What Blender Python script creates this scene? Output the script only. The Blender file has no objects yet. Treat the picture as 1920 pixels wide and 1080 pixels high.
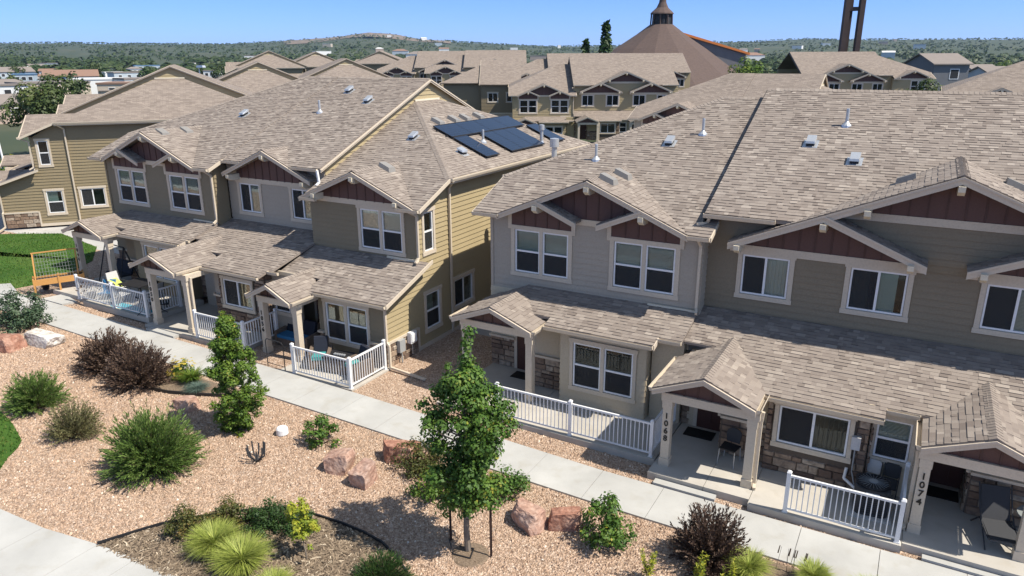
import bpy, math, random
import numpy as np
from mathutils import Vector, Matrix, noise
R = math.radians
rnd = random.Random(11)
SC = bpy.context.scene
COL = SC.collection
# ------------------------------------------------------------------ camera
cam_d = bpy.data.cameras.new('camera')
cam = bpy.data.objects.new('camera', cam_d); COL.objects.link(cam)
cam_d.sensor_width = 36.0; cam_d.lens = 1362.42 / 1920 * 36
cam_d.clip_start = 0.1; cam_d.clip_end = 30000
cam.matrix_world = (Matrix.Translation((0, 0, 10.26)) @ Matrix.Rotation(R(29.434), 4, 'Z')
                    @ Matrix.Rotation(R(90 - 17.746), 4, 'X') @ Matrix.Rotation(R(-0.21), 4, 'Z'))
SC.camera = cam
# ------------------------------------------------------------------ light
SUN_EL, SUN_AZ = 54.0, 7.0          # azimuth counted from +X towards +Y
world = bpy.data.worlds.new('World'); SC.world = world; world.use_nodes = True
wn = world.node_tree; wn.nodes.clear()
sky = wn.nodes.new('ShaderNodeTexSky'); sky.sky_type = 'NISHITA'; sky.sun_disc = False
sky.sun_elevation = R(SUN_EL); sky.sun_rotation = R(90 - SUN_AZ)
sky.altitude = 1800; sky.air_density = 1.0; sky.dust_density = 0.6; sky.ozone_density = 1.0
bg = wn.nodes.new('ShaderNodeBackground'); bg.inputs[1].default_value = 0.15
wo = wn.nodes.new('ShaderNodeOutputWorld')
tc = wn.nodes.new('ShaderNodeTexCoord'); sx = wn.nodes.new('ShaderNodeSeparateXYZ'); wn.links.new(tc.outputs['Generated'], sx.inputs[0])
rp = wn.nodes.new('ShaderNodeValToRGB'); els = rp.color_ramp.elements   # deepens the pale horizon to the clear blue of a dry high plain; unseen upper sky is warmed to tint the shade
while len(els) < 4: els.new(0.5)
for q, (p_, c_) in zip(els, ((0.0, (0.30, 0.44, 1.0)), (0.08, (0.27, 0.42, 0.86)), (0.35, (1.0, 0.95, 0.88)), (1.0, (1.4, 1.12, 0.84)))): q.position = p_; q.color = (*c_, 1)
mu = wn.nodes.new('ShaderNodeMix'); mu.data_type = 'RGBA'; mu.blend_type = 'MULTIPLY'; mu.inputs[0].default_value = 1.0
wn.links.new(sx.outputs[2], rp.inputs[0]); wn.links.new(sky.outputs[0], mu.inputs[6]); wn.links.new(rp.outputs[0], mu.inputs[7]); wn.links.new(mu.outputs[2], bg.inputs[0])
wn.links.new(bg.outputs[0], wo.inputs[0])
sun_d = bpy.data.lights.new('sun', 'SUN'); sun_d.energy = 5.0; sun_d.angle = R(0.5); sun_d.color = (1.0, 0.93, 0.82)
sun = bpy.data.objects.new('sun', sun_d); COL.objects.link(sun)
sd = Vector((math.cos(R(SUN_EL)) * math.cos(R(SUN_AZ)), math.cos(R(SUN_EL)) * math.sin(R(SUN_AZ)), math.sin(R(SUN_EL))))
sun.rotation_euler = sd.to_track_quat('Z', 'Y').to_euler(); sun.location = sd * 60
SC.view_settings.view_transform = 'Standard'; SC.view_settings.look = 'None'
SC.view_settings.exposure = 0.52; SC.view_settings.gamma = 1.0; SC.view_settings.use_curve_mapping = False
SC.cycles.max_bounces = 6; SC.cycles.diffuse_bounces = 3; SC.cycles.transparent_max_bounces = 12
# ------------------------------------------------------------------ materials
def lin(r, g, b):
    return tuple((c / 255 / 12.92) if c / 255 <= 0.04045 else ((c / 255 + 0.055) / 1.055) ** 2.4 for c in (r, g, b))
class NT:
    def __init__(s, name):
        s.m = bpy.data.materials.new(name); s.m.use_nodes = True
        s.t = s.m.node_tree; s.t.nodes.clear()
        s.out = s.t.nodes.new('ShaderNodeOutputMaterial')
        s.b = s.t.nodes.new('ShaderNodeBsdfPrincipled'); s.l(s.b.outputs[0], s.out.inputs[0])
    def n(s, k, **kw):
        x = s.t.nodes.new('ShaderNode' + k)
        for a, v in kw.items(): setattr(x, a, v)
        return x
    def l(s, a, b): s.t.links.new(a, b)
    def coord(s, kind='Object'): return s.n('TexCoord').outputs[kind]
    def noise(s, scale, detail=3, vec=None, rough=0.5):
        x = s.n('TexNoise'); x.inputs['Scale'].default_value = scale; x.inputs['Detail'].default_value = detail
        x.inputs['Roughness'].default_value = rough
        s.l(vec if vec is not None else s.coord(), x.inputs['Vector']); return x.outputs['Fac']
    def ramp(s, fac, stops, const=False):
        x = s.n('ValToRGB'); e = x.color_ramp.elements
        if const: x.color_ramp.interpolation = 'CONSTANT'
        while len(e) < len(stops): e.new(0.5)
        for q, (p, c) in zip(e, stops): q.position = p; q.color = (*c, 1)
        s.l(fac, x.inputs[0]); return x.outputs[0]
    def mix(s, fac, a, b, mode='MIX'):
        x = s.n('Mix', data_type='RGBA', blend_type=mode)
        for i, v in ((0, fac), (6, a), (7, b)):
            if hasattr(v, 'is_linked'): s.l(v, x.inputs[i])
            elif i == 0: x.inputs[i].default_value = v
            else: x.inputs[i].default_value = (*v, 1)
        return x.outputs[2]
    def attr(s, name='tint'):
        x = s.n('Attribute', attribute_name=name); return x.outputs['Fac']
    def col(s, c):
        if hasattr(c, 'is_linked'): s.l(c, s.b.inputs['Base Color'])
        else: s.b.inputs['Base Color'].default_value = (*c, 1)
    def bump(s, h, strength=0.3, dist=0.01):
        x = s.n('Bump'); x.inputs['Strength'].default_value = strength; x.inputs['Distance'].default_value = dist
        s.l(h, x.inputs['Height']); s.l(x.outputs[0], s.b.inputs['Normal'])
    def set(s, rough=0.6, metal=0.0, spec=0.4):
        s.b.inputs['Roughness'].default_value = rough; s.b.inputs['Metallic'].default_value = metal
        s.b.inputs['Specular IOR Level'].default_value = spec; return s
def dark(c, k): return tuple(x * k for x in c)
def paint(name, c, rough=0.6, var=0.1, spec=0.3):
    n = NT(name); f = n.noise(0.9, 4); g = n.noise(22, 3)
    a = n.mix(f, dark(c, 1 - var), dark(c, 1 + var)); n.col(n.mix(n.ramp(g, [(0.45, (0, 0, 0)), (0.8, (1, 1, 1))]), a, dark(c, 0.86)))
    n.bump(g, 0.12, 0.003); n.set(rough, 0, spec); return n.m
M = {}
M['olive'] = paint('olive_siding', (0.37, 0.30, 0.175))
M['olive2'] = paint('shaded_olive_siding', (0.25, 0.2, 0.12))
M['tan'] = paint('tan_siding', (0.235, 0.19, 0.12))
M['taupe'] = paint('taupe_siding', (0.40, 0.345, 0.275))
M['umber'] = paint('umber_siding', (0.235, 0.19, 0.128))
M['sand'] = paint('sand_siding', (0.52, 0.435, 0.31))
M['trim'] = paint('beige_trim', (0.57, 0.49, 0.385), 0.5, 0.06)
M['fascia'] = paint('beige_fascia', (0.56, 0.48, 0.385), 0.5, 0.06)
M['cream'] = paint('cream_beam', (0.66, 0.59, 0.46), 0.5, 0.06)
M['maroon'] = paint('maroon_board', (0.108, 0.058, 0.05), 0.55, 0.12)
M['maroon2'] = paint('maroon_batten', (0.082, 0.044, 0.038), 0.55, 0.12)
M['door'] = paint('brown_door', (0.085, 0.04, 0.032), 0.35, 0.15)
M['white'] = paint('white_vinyl', (0.78, 0.79, 0.8), 0.35, 0.03, 0.5)
M['rail'] = paint('white_powder_coat', (0.74, 0.74, 0.74), 0.35, 0.03, 0.5)
M['soffit'] = paint('soffit_board', (0.42, 0.37, 0.3), 0.6)
M['black'] = paint('black_metal', (0.022, 0.022, 0.024), 0.45)
M['darkgrey'] = paint('charcoal_mesh', (0.045, 0.047, 0.052), 0.75)
M['grey'] = paint('grey_metal', (0.33, 0.34, 0.34), 0.45)
M['galv'] = paint('galvanised_metal', (0.52, 0.54, 0.56), 0.35, 0.08)
M['galv'].node_tree.nodes['Principled BSDF'].inputs['Metallic'].default_value = 0.5
M['ventbox'] = paint('weathered_vent', (0.24, 0.23, 0.215), 0.6)
M['mat'] = paint('black_doormat', (0.016, 0.014, 0.013), 0.95)
M['wicker'] = paint('brown_wicker', (0.16, 0.12, 0.09), 0.8, 0.3)
M['teal'] = paint('teal_cushion', (0.05, 0.30, 0.29), 0.85)
M['lime'] = paint('lime_cushion', (0.45, 0.52, 0.13), 0.85)
M['aqua'] = paint('aqua_rug', (0.10, 0.42, 0.52), 0.9, 0.3)
M['blue'] = paint('blue_fabric', (0.03, 0.16, 0.33), 0.85)
M['navy'] = paint('navy_cushion', (0.018, 0.022, 0.035), 0.9)
M['cedar'] = paint('orange_cedar', (0.52, 0.27, 0.085), 0.6, 0.2)
M['palegrey'] = paint('pale_mesh_fabric', (0.52, 0.51, 0.50), 0.8)
M['soil'] = paint('potting_soil', (0.04, 0.028, 0.02), 0.95, 0.3)
M['rust'] = paint('rusty_stake', (0.055, 0.032, 0.026), 0.8)
M['digit'] = paint('black_numeral', (0.02, 0.018, 0.016), 0.4)
M['asphalt'] = paint('asphalt', (0.055, 0.055, 0.058), 0.9, 0.2)
M['red'] = paint('red_paint', (0.5, 0.02, 0.02), 0.35)
M['carblue'] = paint('blue_car_paint', (0.03, 0.07, 0.16), 0.25, 0.02, 0.6)
M['carwhite'] = paint('white_car_paint', (0.7, 0.7, 0.7), 0.25, 0.02, 0.6)
M['carred'] = paint('dull_red_car_paint', (0.28, 0.05, 0.04), 0.25, 0.02, 0.6)
M['cargrey'] = paint('grey_car_paint', (0.14, 0.15, 0.16), 0.25, 0.02, 0.6)
M['tyre'] = paint('tyre_rubber', (0.02, 0.02, 0.02), 0.8)
M['orange'] = paint('orange_fascia', (0.62, 0.2, 0.05), 0.5)
M['churchgrey'] = paint('grey_church_panel', (0.16, 0.16, 0.17), 0.7)
M['steel'] = paint('weathering_steel', (0.055, 0.035, 0.03), 0.6, 0.3)
M['pinkwall'] = paint('salmon_stucco', (0.42, 0.33, 0.27), 0.85)
M['housegrey'] = paint('grey_townhouse_siding', (0.15, 0.155, 0.165), 0.6)
M['houseblue'] = paint('pale_blue_siding', (0.42, 0.48, 0.52), 0.6)
M['hwhite'] = paint('white_wall', (0.7, 0.7, 0.68), 0.7)
M['hbeige'] = paint('beige_wall', (0.5, 0.43, 0.34), 0.7)
M['hblue'] = paint('blue_metal_roof', (0.12, 0.22, 0.36), 0.5)
M['hroof'] = paint('grey_brown_roof', (0.22, 0.19, 0.17), 0.85)
M['hroofr'] = paint('terracotta_roof', (0.24, 0.15, 0.11), 0.85)
def m_shingle():
    n = NT('asphalt_shingle'); t = n.attr('tint')
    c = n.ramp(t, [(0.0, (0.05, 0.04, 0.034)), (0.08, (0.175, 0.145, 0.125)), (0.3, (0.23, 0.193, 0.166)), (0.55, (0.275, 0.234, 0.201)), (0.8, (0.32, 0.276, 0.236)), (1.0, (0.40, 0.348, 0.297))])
    g = n.noise(140, 2); c = n.mix(n.ramp(g, [(0.3, (0, 0, 0)), (0.75, (1, 1, 1))]), n.mix(0.0, c, c), c)
    big = n.noise(0.35, 3); c = n.mix(n.ramp(big, [(0.35, (0, 0, 0)), (0.7, (1, 1, 1))]), c, n.mix(0.5, c, dark((0.27, 0.225, 0.19), 1.0)))
    n.col(n.mix(n.ramp(g, [(0.35, (0.35, 0.35, 0.35)), (0.65, (0, 0, 0))]), c, (0.12, 0.1, 0.09))); n.bump(g, 0.35, 0.004); n.set(0.9, 0, 0.2); return n.m
M['shingle'] = m_shingle()
def m_farroof():
    n = NT('far_shingle'); uv = n.n('UVMap').outputs[0]
    br = n.n('TexBrick'); n.l(uv, br.inputs['Vector']); br.offset = 0.37; br.squash = 1
    for k, v in (('Scale', 1.0), ('Mortar Size', 0.008), ('Bias', 0.0), ('Brick Width', 0.34), ('Row Height', 0.143)): br.inputs[k].default_value = v
    br.inputs['Color1'].default_value = (0.165, 0.135, 0.115, 1); br.inputs['Color2'].default_value = (0.32, 0.268, 0.225, 1); br.inputs['Mortar'].default_value = (0.10, 0.082, 0.07, 1)
    f = n.noise(0.5, 4); c = n.mix(n.ramp(f, [(0.35, (0.15, 0.15, 0.15)), (0.7, (0.6, 0.6, 0.6))]), br.outputs[0], (0.235, 0.197, 0.166))
    g = n.noise(9, 3); n.col(n.mix(n.ramp(g, [(0.3, (0.4, 0.4, 0.4)), (0.6, (0, 0, 0))]), c, (0.17, 0.138, 0.116))); n.set(0.9, 0, 0.2); return n.m
M['farroof'] = m_farroof()
def m_stone():
    n = NT('ledge_stone'); t = n.attr('tint')
    c = n.ramp(t, [(0.0, (0.13, 0.09, 0.07)), (0.3, (0.24, 0.165, 0.115)), (0.55, (0.32, 0.225, 0.155)), (0.8, (0.40, 0.305, 0.22)), (1.0, (0.46, 0.39, 0.31))])
    g = n.noise(9, 5); c = n.mix(n.ramp(g, [(0.35, (0.6, 0.6, 0.6)), (0.65, (0, 0, 0))]), c, (0.10, 0.07, 0.055))
    n.col(c); n.bump(g, 0.6, 0.02); n.set(0.85, 0, 0.25); return n.m
M['stone'] = m_stone()
M['mortar'] = paint('dark_mortar', (0.12, 0.095, 0.075), 0.95)
def m_concrete(name, c, joints=None):
    n = NT(name); f = n.noise(0.6, 5, rough=0.6); g = n.noise(60, 2); h = n.noise(2.2, 4)
    a = n.mix(n.ramp(f, [(0.3, (0, 0, 0)), (0.72, (1, 1, 1))]), dark(c, 0.8), dark(c, 1.06))
    a = n.mix(n.ramp(h, [(0.55, (0, 0, 0)), (0.8, (0.55, 0.55, 0.55))]), a, dark((c[0], c[1] * 0.93, c[2] * 0.8), 0.72))
    n.col(n.mix(n.ramp(g, [(0.3, (0.22, 0.22, 0.22)), (0.6, (0, 0, 0))]), a, dark(c, 0.7))); n.bump(g, 0.25, 0.003); n.set(0.85, 0, 0.25); return n.m
M['concrete'] = m_concrete('walk_concrete', (0.45, 0.445, 0.42))
M['slab'] = m_concrete('patio_concrete', (0.47, 0.44, 0.39))
M['kerb'] = m_concrete('kerb_concrete', (0.45, 0.44, 0.42))
def m_gravel():
    n = NT('rock_mulch'); co = n.coord()
    v = n.n('TexVoronoi'); v.inputs['Scale'].default_value = 22; n.l(co, v.inputs['Vector'])
    sp = n.n('SeparateColor'); n.l(v.outputs['Color'], sp.inputs[0])
    c = n.ramp(sp.outputs[0], [(0.0, (0.22, 0.15, 0.105)), (0.2, (0.35, 0.245, 0.175)), (0.5, (0.45, 0.325, 0.235)), (0.78, (0.54, 0.40, 0.30)), (1.0, (0.68, 0.55, 0.44))])
    f = n.noise(0.45, 4); c = n.mix(n.ramp(f, [(0.4, (0, 0, 0)), (0.7, (0.6, 0.6, 0.6))]), c, n.mix(0.5, c, (0.43, 0.32, 0.22)))
    n.col(n.mix(n.ramp(v.outputs['Distance'], [(0.3, (0, 0, 0)), (0.75, (0.5, 0.5, 0.5))]), c, (0.2, 0.135, 0.1)))
    inv = n.n('Math', operation='SUBTRACT'); inv.inputs[0].default_value = 1; n.l(v.outputs['Distance'], inv.inputs[1])
    n.bump(inv.outputs[0], 0.9, 0.04); n.set(0.95, 0, 0.15); return n.m
M['gravel'] = m_gravel()
def m_chip():
    n = NT('rock_chip'); t = n.attr('tint')
    n.col(n.ramp(t, [(0.0, (0.15, 0.10, 0.072)), (0.2, (0.33, 0.225, 0.155)), (0.5, (0.46, 0.33, 0.235)), (0.8, (0.57, 0.425, 0.315)), (0.95, (0.68, 0.56, 0.44)), (1, (0.74, 0.68, 0.6))])); n.set(0.9, 0, 0.2); return n.m
M['chip'] = m_chip()
def m_mulch():
    n = NT('wood_mulch'); co = n.n('Mapping'); n.l(n.coord(), co.inputs[0]); co.inputs['Scale'].default_value = (1, 2.2, 1); co.inputs['Rotation'].default_value = (0, 0, 0.6)
    g = n.noise(14, 5, co.outputs[0], 0.7); f = n.noise(1.3, 3)
    c = n.ramp(g, [(0.25, (0.09, 0.065, 0.047)), (0.5, (0.19, 0.142, 0.103)), (0.72, (0.30, 0.23, 0.165)), (0.85, (0.45, 0.365, 0.27))])
    n.col(n.mix(f, c, n.mix(0.4, c, (0.2, 0.15, 0.1)))); n.bump(g, 0.9, 0.03); n.set(0.95, 0, 0.1); return n.m
M['mulch'] = m_mulch()
def m_lawn():
    n = NT('mown_lawn'); f = n.noise(0.5, 5, rough=0.6); g = n.noise(40, 3)
    c = n.ramp(f, [(0.3, (0.045, 0.105, 0.018)), (0.5, (0.065, 0.14, 0.022)), (0.66, (0.10, 0.165, 0.035)), (0.8, (0.2, 0.2, 0.07))])
    n.col(n.mix(n.ramp(g, [(0.3, (0.7, 0.7, 0.7)), (0.7, (0, 0, 0))]), c, (0.02, 0.05, 0.008))); n.bump(g, 0.8, 0.03); n.set(0.9, 0, 0.15); return n.m
M['lawn'] = m_lawn()
def m_leaf(name, stops, trans=0.25, rough=0.55):
    n = NT(name); t = n.attr('tint'); c = n.ramp(t, stops); n.col(c); n.set(rough, 0, 0.3)
    tr = n.n('BsdfTranslucent'); n.l(c, tr.inputs[0]); mx = n.n('MixShader'); mx.inputs[0].default_value = trans
    n.l(n.b.outputs[0], mx.inputs[1]); n.l(tr.outputs[0], mx.inputs[2]); n.l(mx.outputs[0], n.out.inputs[0]); return n.m
M['maple'] = m_leaf('green_leaf', [(0, (0.03, 0.07, 0.012)), (0.5, (0.07, 0.145, 0.022)), (0.85, (0.13, 0.21, 0.035)), (1, (0.33, 0.30, 0.04))])
M['wood'] = m_leaf('valley_leaf', [(0, (0.02, 0.038, 0.012)), (0.5, (0.042, 0.07, 0.02)), (1, (0.08, 0.105, 0.032))], 0.12)
M['wood2'] = m_leaf('valley_light_leaf', [(0, (0.03, 0.05, 0.014)), (0.5, (0.065, 0.095, 0.024)), (1, (0.12, 0.14, 0.04))], 0.12)
M['column'] = m_leaf('light_green_leaf', [(0, (0.04, 0.085, 0.012)), (0.5, (0.095, 0.17, 0.022)), (0.9, (0.16, 0.22, 0.03)), (1, (0.36, 0.25, 0.03))])
M['juniper'] = m_leaf('juniper_needle', [(0, (0.05, 0.095, 0.022)), (0.5, (0.115, 0.19, 0.042)), (1, (0.21, 0.29, 0.08))])
M['pine'] = m_leaf('dark_pine_needle', [(0, (0.018, 0.04, 0.012)), (0.6, (0.04, 0.085, 0.02)), (1, (0.085, 0.14, 0.03))])
M['olivebush'] = m_leaf('grey_olive_leaf', [(0, (0.09, 0.09, 0.04)), (0.6, (0.18, 0.175, 0.08)), (1, (0.28, 0.27, 0.12))])
M['barberry'] = m_leaf('purple_brown_leaf', [(0, (0.05, 0.031, 0.024)), (0.6, (0.105, 0.068, 0.05)), (1, (0.17, 0.12, 0.085))], 0.1)
M['bluegreen'] = m_leaf('blue_green_leaf', [(0, (0.03, 0.055, 0.028)), (0.6, (0.065, 0.11, 0.055)), (1, (0.13, 0.18, 0.10))])
M['yellowleaf'] = m_leaf('yellow_green_leaf', [(0, (0.11, 0.17, 0.02)), (0.5, (0.26, 0.30, 0.03)), (1, (0.46, 0.42, 0.05))])
M['grass'] = m_leaf('yellow_green_blade', [(0, (0.13, 0.18, 0.03)), (0.5, (0.27, 0.33, 0.06)), (1, (0.45, 0.48, 0.13))])
M['flower'] = m_leaf('yellow_petal', [(0, (0.45, 0.33, 0.03)), (1, (0.6, 0.5, 0.1))])
M['redbrown'] = m_leaf('bronze_green_leaf', [(0, (0.04, 0.05, 0.016)), (0.5, (0.09, 0.1, 0.025)), (1, (0.18, 0.12, 0.035))])
M['fescue'] = m_leaf('blue_fescue_blade', [(0, (0.06, 0.1, 0.08)), (1, (0.16, 0.22, 0.18))])
M['turf'] = m_leaf('turf_blade', [(0, (0.03, 0.08, 0.012)), (0.6, (0.07, 0.15, 0.022)), (1, (0.16, 0.2, 0.05))])
def m_bark(name, c):
    n = NT(name); co = n.n('Mapping'); n.l(n.coord(), co.inputs[0]); co.inputs['Scale'].default_value = (1, 1, 0.2)
    g = n.noise(25, 4, co.outputs[0]); n.col(n.mix(g, dark(c, 0.6), dark(c, 1.3))); n.bump(g, 0.6, 0.01); n.set(0.9); return n.m
M['bark'] = m_bark('grey_bark', (0.2, 0.165, 0.13)); M['stem'] = m_bark('brown_stem', (0.09, 0.06, 0.04))
def m_boulder(name, c1, c2, c3):
    n = NT(name); g = n.noise(2.2, 6, rough=0.65); h = n.noise(9, 5)
    c = n.ramp(g, [(0.3, c1), (0.5, c2), (0.72, c3)]); n.col(n.mix(n.ramp(h, [(0.35, (0.4, 0.4, 0.4)), (0.6, (0, 0, 0))]), c, dark(c1, 0.5))); n.bump(h, 0.7, 0.05); n.set(0.85); return n.m
M['redrock'] = m_boulder('red_sandstone', (0.27, 0.12, 0.08), (0.38, 0.19, 0.13), (0.50, 0.34, 0.26))
M['pinkrock'] = m_boulder('pink_sandstone', (0.34, 0.19, 0.14), (0.45, 0.29, 0.22), (0.57, 0.43, 0.35))
M['whiterock'] = m_boulder('white_quartz', (0.42, 0.36, 0.30), (0.62, 0.58, 0.52), (0.76, 0.73, 0.69))
def m_glass():
    n = NT('window_glass'); fr = n.n('Fresnel'); fr.inputs[0].default_value = 1.5
    mp = n.n('MapRange'); mp.inputs[3].default_value = 0.0; mp.inputs[4].default_value = 0.62; n.l(fr.outputs[0], mp.inputs[0])
    tr = n.n('BsdfTransparent'); tr.inputs[0].default_value = (0.84, 0.88, 0.86, 1)
    gl = n.n('BsdfGlossy'); gl.inputs['Roughness'].default_value = 0.015
    w = n.noise(2.5, 2); bm = n.n('Bump'); bm.inputs['Strength'].default_value = 0.05; bm.inputs['Distance'].default_value = 0.02; n.l(w, bm.inputs['Height']); n.l(bm.outputs[0], gl.inputs['Normal'])
    mx = n.n('MixShader'); n.l(mp.outputs[0], mx.inputs[0]); n.l(tr.outputs[0], mx.inputs[1]); n.l(gl.outputs[0], mx.inputs[2]); n.l(mx.outputs[0], n.out.inputs[0]); return n.m
M['glass'] = m_glass()
def m_screen():
    n = NT('insect_screen'); n.col((0.035, 0.036, 0.038)); n.set(0.8); tr = n.n('BsdfTransparent'); mx = n.n('MixShader'); mx.inputs[0].default_value = 0.58
    n.l(tr.outputs[0], mx.inputs[1]); n.l(n.b.outputs[0], mx.inputs[2]); n.l(mx.outputs[0], n.out.inputs[0]); return n.m
M['screen'] = m_screen()
M['room'] = paint('dark_interior', (0.03, 0.032, 0.036), 0.9)
M['blind'] = paint('pale_blind_slat', (0.6, 0.59, 0.55), 0.7)
M['curtain'] = paint('pale_curtain', (0.42, 0.5, 0.48), 0.9)
def m_solar():
    n = NT('solar_cell'); uv = n.n('UVMap').outputs[0]; br = n.n('TexBrick'); n.l(uv, br.inputs[0]); br.offset = 0
    for k, v in (('Scale', 1.0), ('Mortar Size', 0.012), ('Brick Width', 0.16), ('Row Height', 0.16)): br.inputs[k].default_value = v
    br.inputs['Color1'].default_value = (0.010, 0.018, 0.040, 1); br.inputs['Color2'].default_value = (0.012, 0.021, 0.046, 1); br.inputs['Mortar'].default_value = (0.004, 0.005, 0.01, 1)
    n.col(br.outputs[0]); n.set(0.12, 0, 0.7); return n.m
M['solar'] = m_solar()
def m_tableglass():
    n = NT('smoked_table_glass'); n.col((0.25, 0.27, 0.27)); n.set(0.05, 0, 0.8); return n.m
M['tglass'] = m_tableglass()
def m_rooft(name, c):
    n = NT(name); co = n.n('Mapping'); n.l(n.coord(), co.inputs[0]); co.inputs['Scale'].default_value = (1, 1, 3)
    g = n.noise(1.6, 5, co.outputs[0]); n.col(n.mix(g, dark(c, 0.65), dark(c, 1.35))); n.set(0.9); return n.m
M['churchroof'] = m_rooft('brown_church_shingle', (0.095, 0.066, 0.056))
def m_terrain():
    n = NT('valley_ground'); g = n.noise(0.02, 5); h = n.noise(0.15, 4)
    c = n.ramp(g, [(0.3, (0.03, 0.045, 0.018)), (0.55, (0.05, 0.062, 0.028)), (0.75, (0.15, 0.125, 0.08))]); n.col(n.mix(h, c, dark((0.04, 0.055, 0.025), 1))); n.set(0.95); return n.m
M['terrain'] = m_terrain()
M['hill'] = m_boulder('dry_hillside', (0.06, 0.06, 0.035), (0.2, 0.15, 0.105), (0.34, 0.235, 0.17))

for nd in M['hill'].node_tree.nodes:
    if nd.type == 'TEX_NOISE': nd.inputs['Scale'].default_value *= 0.008
# ------------------------------------------------------------------ mesh helpers
class MB:
    def __init__(s): s.v = []; s.f = []; s.t = []; s.uv = {}
    def face(s, pts, t=0.5, uv=None):
        i = len(s.v); s.v += [tuple(p) for p in pts]; s.f.append(tuple(range(i, i + len(pts)))); s.t.append(t)
        if uv: s.uv[len(s.f) - 1] = uv
        return s
    def hexa(s, b, tp, t=0.5):                       # two matching rings -> closed solid
        i = len(s.v); n = len(b); s.v += [tuple(p) for p in b] + [tuple(p) for p in tp]
        s.f.append(tuple(i + k for k in reversed(range(n)))); s.f.append(tuple(i + n + k for k in range(n)))
        for k in range(n): s.f.append((i + k, i + (k + 1) % n, i + n + (k + 1) % n, i + n + k))
        s.t += [t] * (n + 2); return s
    def box(s, x0, y0, z0, x1, y1, z1, t=0.5):
        return s.hexa([(x0, y0, z0), (x1, y0, z0), (x1, y1, z0), (x0, y1, z0)], [(x0, y0, z1), (x1, y0, z1), (x1, y1, z1), (x0, y1, z1)], t)
    def extrude(s, pts, vec, t=0.5):
        v = Vector(vec); return s.hexa(pts, [tuple(Vector(p) + v) for p in pts], t)
    def tube(s, p0, p1, r0, r1=None, n=8, t=0.5):
        r1 = r0 if r1 is None else r1; p0 = Vector(p0); p1 = Vector(p1); d = (p1 - p0)
        if d.length < 1e-6: return s
        d.normalize(); a = d.orthogonal().normalized(); b = d.cross(a)
        ring = lambda p, r: [tuple(p + (a * math.cos(6.2832 * k / n) + b * math.sin(6.2832 * k / n)) * r) for k in range(n)]
        return s.hexa(ring(p0, r0), ring(p1, r1), t)
    def bar(s, p0, p1, w, h, up=(0, 0, 1), t=0.5):   # rectangular bar
        p0 = Vector(p0); p1 = Vector(p1); d = (p1 - p0).normalized(); u = Vector(up); a = d.cross(u)
        if a.length < 1e-4: a = d.orthogonal()
        a.normalize(); b = a.cross(d).normalized()
        ring = lambda p: [tuple(p + a * sx * w / 2 + b * sy * h / 2) for sx, sy in ((-1, -1), (1, -1), (1, 1), (-1, 1))]
        return s.hexa(ring(p0), ring(p1), t)
    def path(s, pts, r, n=8):
        for a, b in zip(pts, pts[1:]): s.tube(a, b, r, r, n)
        return s
    def lathe(s, prof, n=16, c=(0, 0, 0), t=0.5):
        i = len(s.v)
        for r, z in prof: s.v += [(c[0] + r * math.cos(6.2832 * k / n), c[1] + r * math.sin(6.2832 * k / n), c[2] + z) for k in range(n)]
        for j in range(len(prof) - 1):
            for k in range(n):
                s.f.append((i + j * n + k, i + j * n + (k + 1) % n, i + (j + 1) * n + (k + 1) % n, i + (j + 1) * n + k)); s.t.append(t)
        s.f.append(tuple(i + k for k in reversed(range(n)))); s.f.append(tuple(i + (len(prof) - 1) * n + k for k in range(n))); s.t += [t, t]; return s
    def mesh(s, name, mat, smooth=False, tint=True):
        me = bpy.data.meshes.new(name); me.from_pydata(s.v, [], s.f)
        if mat is not None: me.materials.append(mat)
        if tint:
            a = me.attributes.new('tint', 'FLOAT', 'FACE'); a.data.foreach_set('value', s.t)
        if s.uv:
            uvl = me.uv_layers.new(name='UVMap'); flat = []
            for k, f in enumerate(s.f): flat += [c for q in s.uv.get(k, [(0, 0)] * len(f)) for c in q]
            uvl.data.foreach_set('uv', flat)
        if smooth: me.polygons.foreach_set('use_smooth', [True] * len(s.f))
        me.update(); return me
    def build(s, name, mat, parent=None, loc=None, rotz=0, smooth=False, tint=True):
        return link(name, s.mesh(name, mat, smooth, tint), parent, loc, rotz)
def link(name, me, parent=None, loc=None, rotz=0):
    o = bpy.data.objects.new(name, me); COL.objects.link(o)
    if parent is not None: o.parent = parent
    if loc is not None: o.location = loc
    if rotz: o.rotation_euler = (0, 0, rotz)
    return o
def tag(o, label=None, cat=None, group=None, kind=None):
    for k, v in (('label', label), ('category', cat), ('group', group), ('kind', kind)):
        if v: o[k] = v
    return o
def thing(name, label, cat, loc=(0, 0, 0), rotz=0, group=None):
    o = bpy.data.objects.new(name, None); COL.objects.link(o); o.location = loc; o.rotation_euler = (0, 0, rotz)
    o.empty_display_size = 0.3
    return tag(o, label, cat, group)
KIDS = {}
def copy_tree(o, parent=None, loc=None, rotz=None, label=None):
    global KIDS
    if parent is None:
        KIDS = {}
        for q in bpy.data.objects:
            if q.parent: KIDS.setdefault(q.parent.name, []).append(q)
    c = o.copy(); COL.objects.link(c)
    if parent is not None: c.parent = parent
    else:
        c.location = loc; c.rotation_euler = (0, 0, rotz)
        if label: c['label'] = label
    for ch in KIDS.get(o.name, []): copy_tree(ch, c)
    return c
def zg(x): return 0.45 * min(1.0, max(0.0, (-6.0 - x) / 25.0))
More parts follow.
